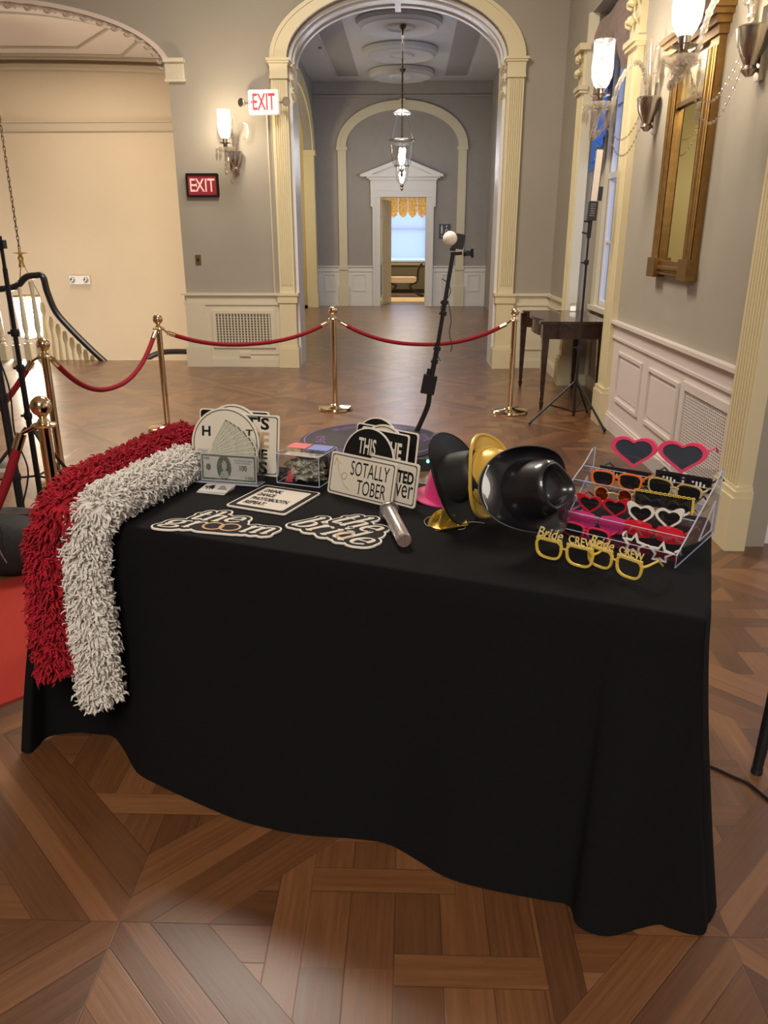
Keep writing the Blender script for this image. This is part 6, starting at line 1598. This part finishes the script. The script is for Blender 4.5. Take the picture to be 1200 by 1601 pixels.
PKC = mat('clear_pink_plastic', (.85, .06, .30), .12, alpha=.62); RDC = mat('clear_red_plastic', (.80, .02, .04), .12, alpha=.66); ORC = glass('clear_orange_lens', (.85, .35, .12), .05, .05, .8)
glasses('oversized bright pink heart-shaped sunglasses on top of the acrylic rack', (990, 706), (1066, 714), RDp * .93, 'heart', .98, .68, PINKG, BLENS, rim=.19, th=.010, temple=.10)
def pix(t, sp, W_, H_):
    m = MB()
    for cx_ in (-sp * .5, sp * .5):
        for i in range(6):
            for j in range(3):
                if (i + j) % 2 == 0: s_ = W_ * .07; m.box((cx_ - s_ * 3 + s_ * i + s_ * j, H_ * .05 - s_ * j, .0005), (cx_ - s_ * 2 + s_ * i + s_ * j, H_ * .05 - s_ * j + s_, .0018))
    m.build('pixel_pattern', WHP, t)
    m = MB(); m.box((-sp * .5 - W_ * .5, H_ * .30, -.004), (sp * .5 + W_ * .5, H_ * .5, .0005)); m.build('brow_bar', BLKP, t)
glasses('black pixel-pattern glasses behind the gold rimmed pair, below the pink hearts', (1044, 749), (1090, 757), RDp * .80, 'rect', .90, .52, BLKP, DLENS, rim=.1, extra=pix)
glasses('black pixel-pattern glasses behind the orange pair at the left of the rack', (955, 740), (997, 747), RDp * .80, 'rect', .90, .48, BLKP, DLENS, rim=.1, extra=pix)
glasses('orange framed dark sunglasses in the upper left of the rack', (942, 748), (984, 754), RDp * .62, 'way', .88, .60, ORG, DLENS, rim=.16)
glasses('pale gold rimmed dark sunglasses in the upper right of the rack', (1031, 761), (1076, 772), RDp * .62, 'way', .86, .62, CGOLD, DLENS, rim=.13)
glasses('small round wire glasses with orange lenses behind the red heart pair', (940, 772), (976, 777), RDp * .50, 'round', .62, .62, CGOLD, ORC, rim=.08, th=.002)
def chain(t, sp, W_, H_):
    m = MB(); n_ = 26
    for k in range(n_):
        x = -sp * .5 - W_ * .5 + (sp + W_) * k / (n_ - 1)
        m.tube([(x + .0042 * math.cos(a), H_ * .52 + .0028 * math.sin(a), .002 + .0015 * math.sin(a + k * PI)) for a in np.linspace(0, 2 * PI, 8, endpoint=False)], .0011, 4, closed=True)
    for q in range(9):
        y = H_ * .48 - H_ * .95 * q / 8
        m.tube([(sp * .5 + W_ * .5 + .0026 * math.cos(a), y + .0042 * math.sin(a), .002) for a in np.linspace(0, 2 * PI, 8, endpoint=False)], .0011, 4, closed=True)
    m.build('gold_chain', GPL, t)
    m = MB(); m.box((-sp * .5 - W_ * .5, -H_ * .48, -.003), (sp * .5 + W_ * .5, H_ * .5, -.0005)); m.build('shield', DLENS, t)
glasses('black shield glasses edged with a gold chain, right half of the rack', (1014, 780), (1060, 788), RDp * .48, 'rect', .96, .50, BLKP, None, rim=.1, extra=chain)
glasses('red heart-shaped sunglasses in the left middle of the rack', (921, 788), (961, 794), RDp * .38, 'cat', .98, .72, REDP, DLENS, rim=.22)
glasses('white heart-shaped sunglasses in the right middle of the rack', (1001, 804), (1045, 811), RDp * .36, 'cat', .98, .78, WHP, DLENS, rim=.22)
glasses('clear pink rimless glasses below the red hearts', (910, 812), (958, 821), RDp * .30, 'hex', .98, .58, PKC, PKC, rimless=True, th=.003)
glasses('clear red rimless glasses below the white hearts', (998, 827), (1046, 837), RDp * .28, 'hex', .98, .60, RDC, RDC, rimless=True, th=.003)
glasses('pinkish red framed dark sunglasses at the bottom left of the rack', (896, 828), (934, 838), RDp * .12, 'way', .92, .58, mat('pink_red_plastic', (.70, .03, .09), .3), DLENS, rim=.16)
glasses('white star-shaped glasses without lenses at the bottom right of the rack', (990, 852), (1032, 866), RDp * .06, 'star', .98, .98, WHP, None, rim=.30, temple=.05)
# bride crew glasses on the cloth in front
def crew(t, sp, W_, H_):
    m = MB(); m.text('Bride', -sp * .5 - W_ * .45, H_ * .50, W_ * .95, H_ * .50, z0=-.003, z1=.001, shear=.35, bold=.0)
    m.text('CREW', sp * .5 - W_ * .42, H_ * .52, W_ * .92, H_ * .38, z1=.001, bold=.0); m.v = m.v
    back = [(x, y, z - .003) for x, y, z in m.v]; k = len(m.v); nf = list(m.f); m.v += back; m.f += [tuple(i + k for i in reversed(f)) for f in nf]
    for f in nf:
        for i in range(len(f)): a, b_ = f[i], f[(i + 1) % len(f)]; m.f.append((a, a + k, b_ + k, b_)) if False else None
    m.build('top_lettering', mat('gold_letters', (.88, .72, .30), .35, .2), t)
    m = MB()
    for cx_ in (-sp * .5, sp * .5): m.box((cx_ - W_ * .48, H_ * .36, -.004), (cx_ + W_ * .48, H_ * .50, .0005))
    m.build('brow_bar', GPL, t)
    m = MB()
    for cx_ in (-sp * .5, sp * .5):
        for q in range(9): m.sphere((cx_ - W_ * .4 + W_ * .8 * q / 8, H_ * .43, .001), .0022, 4)
    m.build('rhinestones', glitter('rhinestone', (.8, .75, .6), 900, .3), t)
pc = tp(870, 893); pd = tp(1008, 905)
f1 = (tp(858, 881), None)
g1 = onz(858, 880, TT); g2 = onz(905, 893, TT)
nrm1 = (g2 - g1); nrm1 = V(-nrm1.y, nrm1.x, 0).normalized()
glasses('gold novelty glasses topped with the words Bride CREW, left pair on the cloth', (857, 858), (905, 870), 0, 'way', .88, .66, GPL, None, rim=.16, plane=(g1, nrm1), temple=.10, extra=crew, group='Bride CREW party glasses')
g1 = onz(935, 893, TT); g2 = onz(982, 910, TT); nrm1 = (g2 - g1); nrm1 = V(-nrm1.y, nrm1.x, 0).normalized()
glasses('gold novelty glasses topped with the words Bride CREW, right pair, overlapping the rack', (937, 872), (982, 888), 0, 'way', .88, .66, GPL, None, rim=.16, plane=(g1 , nrm1), temple=.10, extra=crew, group='Bride CREW party glasses')
# finer pieces belong to the part they sit on
def regroup(kid, host):
    for o in list(C.objects):
        if o.parent is not None and o.parent.parent is None and o.name.split('.')[0] == kid:
            hs = [c for c in o.parent.children if c.name.split('.')[0] == host and c is not o]
            if hs: o.parent = min(hs, key=lambda h: (sum((Vector(v) for v in h.bound_box), Vector()) / 8 - sum((Vector(v) for v in o.bound_box), Vector()) / 8).length)
for kid, host in (('lens', 'rim'), ('brim_edge', 'brim'), ('hat_band', 'crown'), ('end_cap', 'handle'), ('band', 'head'), ('border_line', 'white_face'), ('lettering', 'white_face'), ('lettering', 'black_face'), ('arrow_drawing', 'white_face'),
                  ('border_print', 'paper'), ('field_print', 'paper'), ('portrait_oval', 'paper'), ('portrait_bust', 'paper'), ('bill_print', 'paper'), ('card_print', 'card'), ('red_label', 'lid'), ('blue_label', 'lid'), ('lock', 'side_panel'),
                  ('panel_edge', 'side_panel'), ('shelf_edge', 'shelf'), ('diffuser', 'stick_housing'), ('panel_print', 'stick_housing'), ('deck_print', 'deck'), ('status_led', 'control_box'), ('zipper', 'body'), ('clamp_knob', 'pole'),
                  ('prisms', 'drip_pan'), ('bulb', 'hurricane_shade'), ('grille', 'vent_frame'), ('toggle', 'switch_plate'), ('lettering', 'face'), ('lettering', 'housing'), ('sign_symbols', 'sign_plate'), ('lens', 'housing'), ('rhinestones', 'brow_bar'),
                  ('gold_ring', 'black_layer'), ('ring_drawing', 'black_layer'), ('diamond_drawing', 'black_layer'), ('door_knob', 'door_leaf')):
    regroup(kid, host)
for o in C.objects:
    if o.get('label') and len(o['label'].split()) > 16: print('LONG', o['label'])
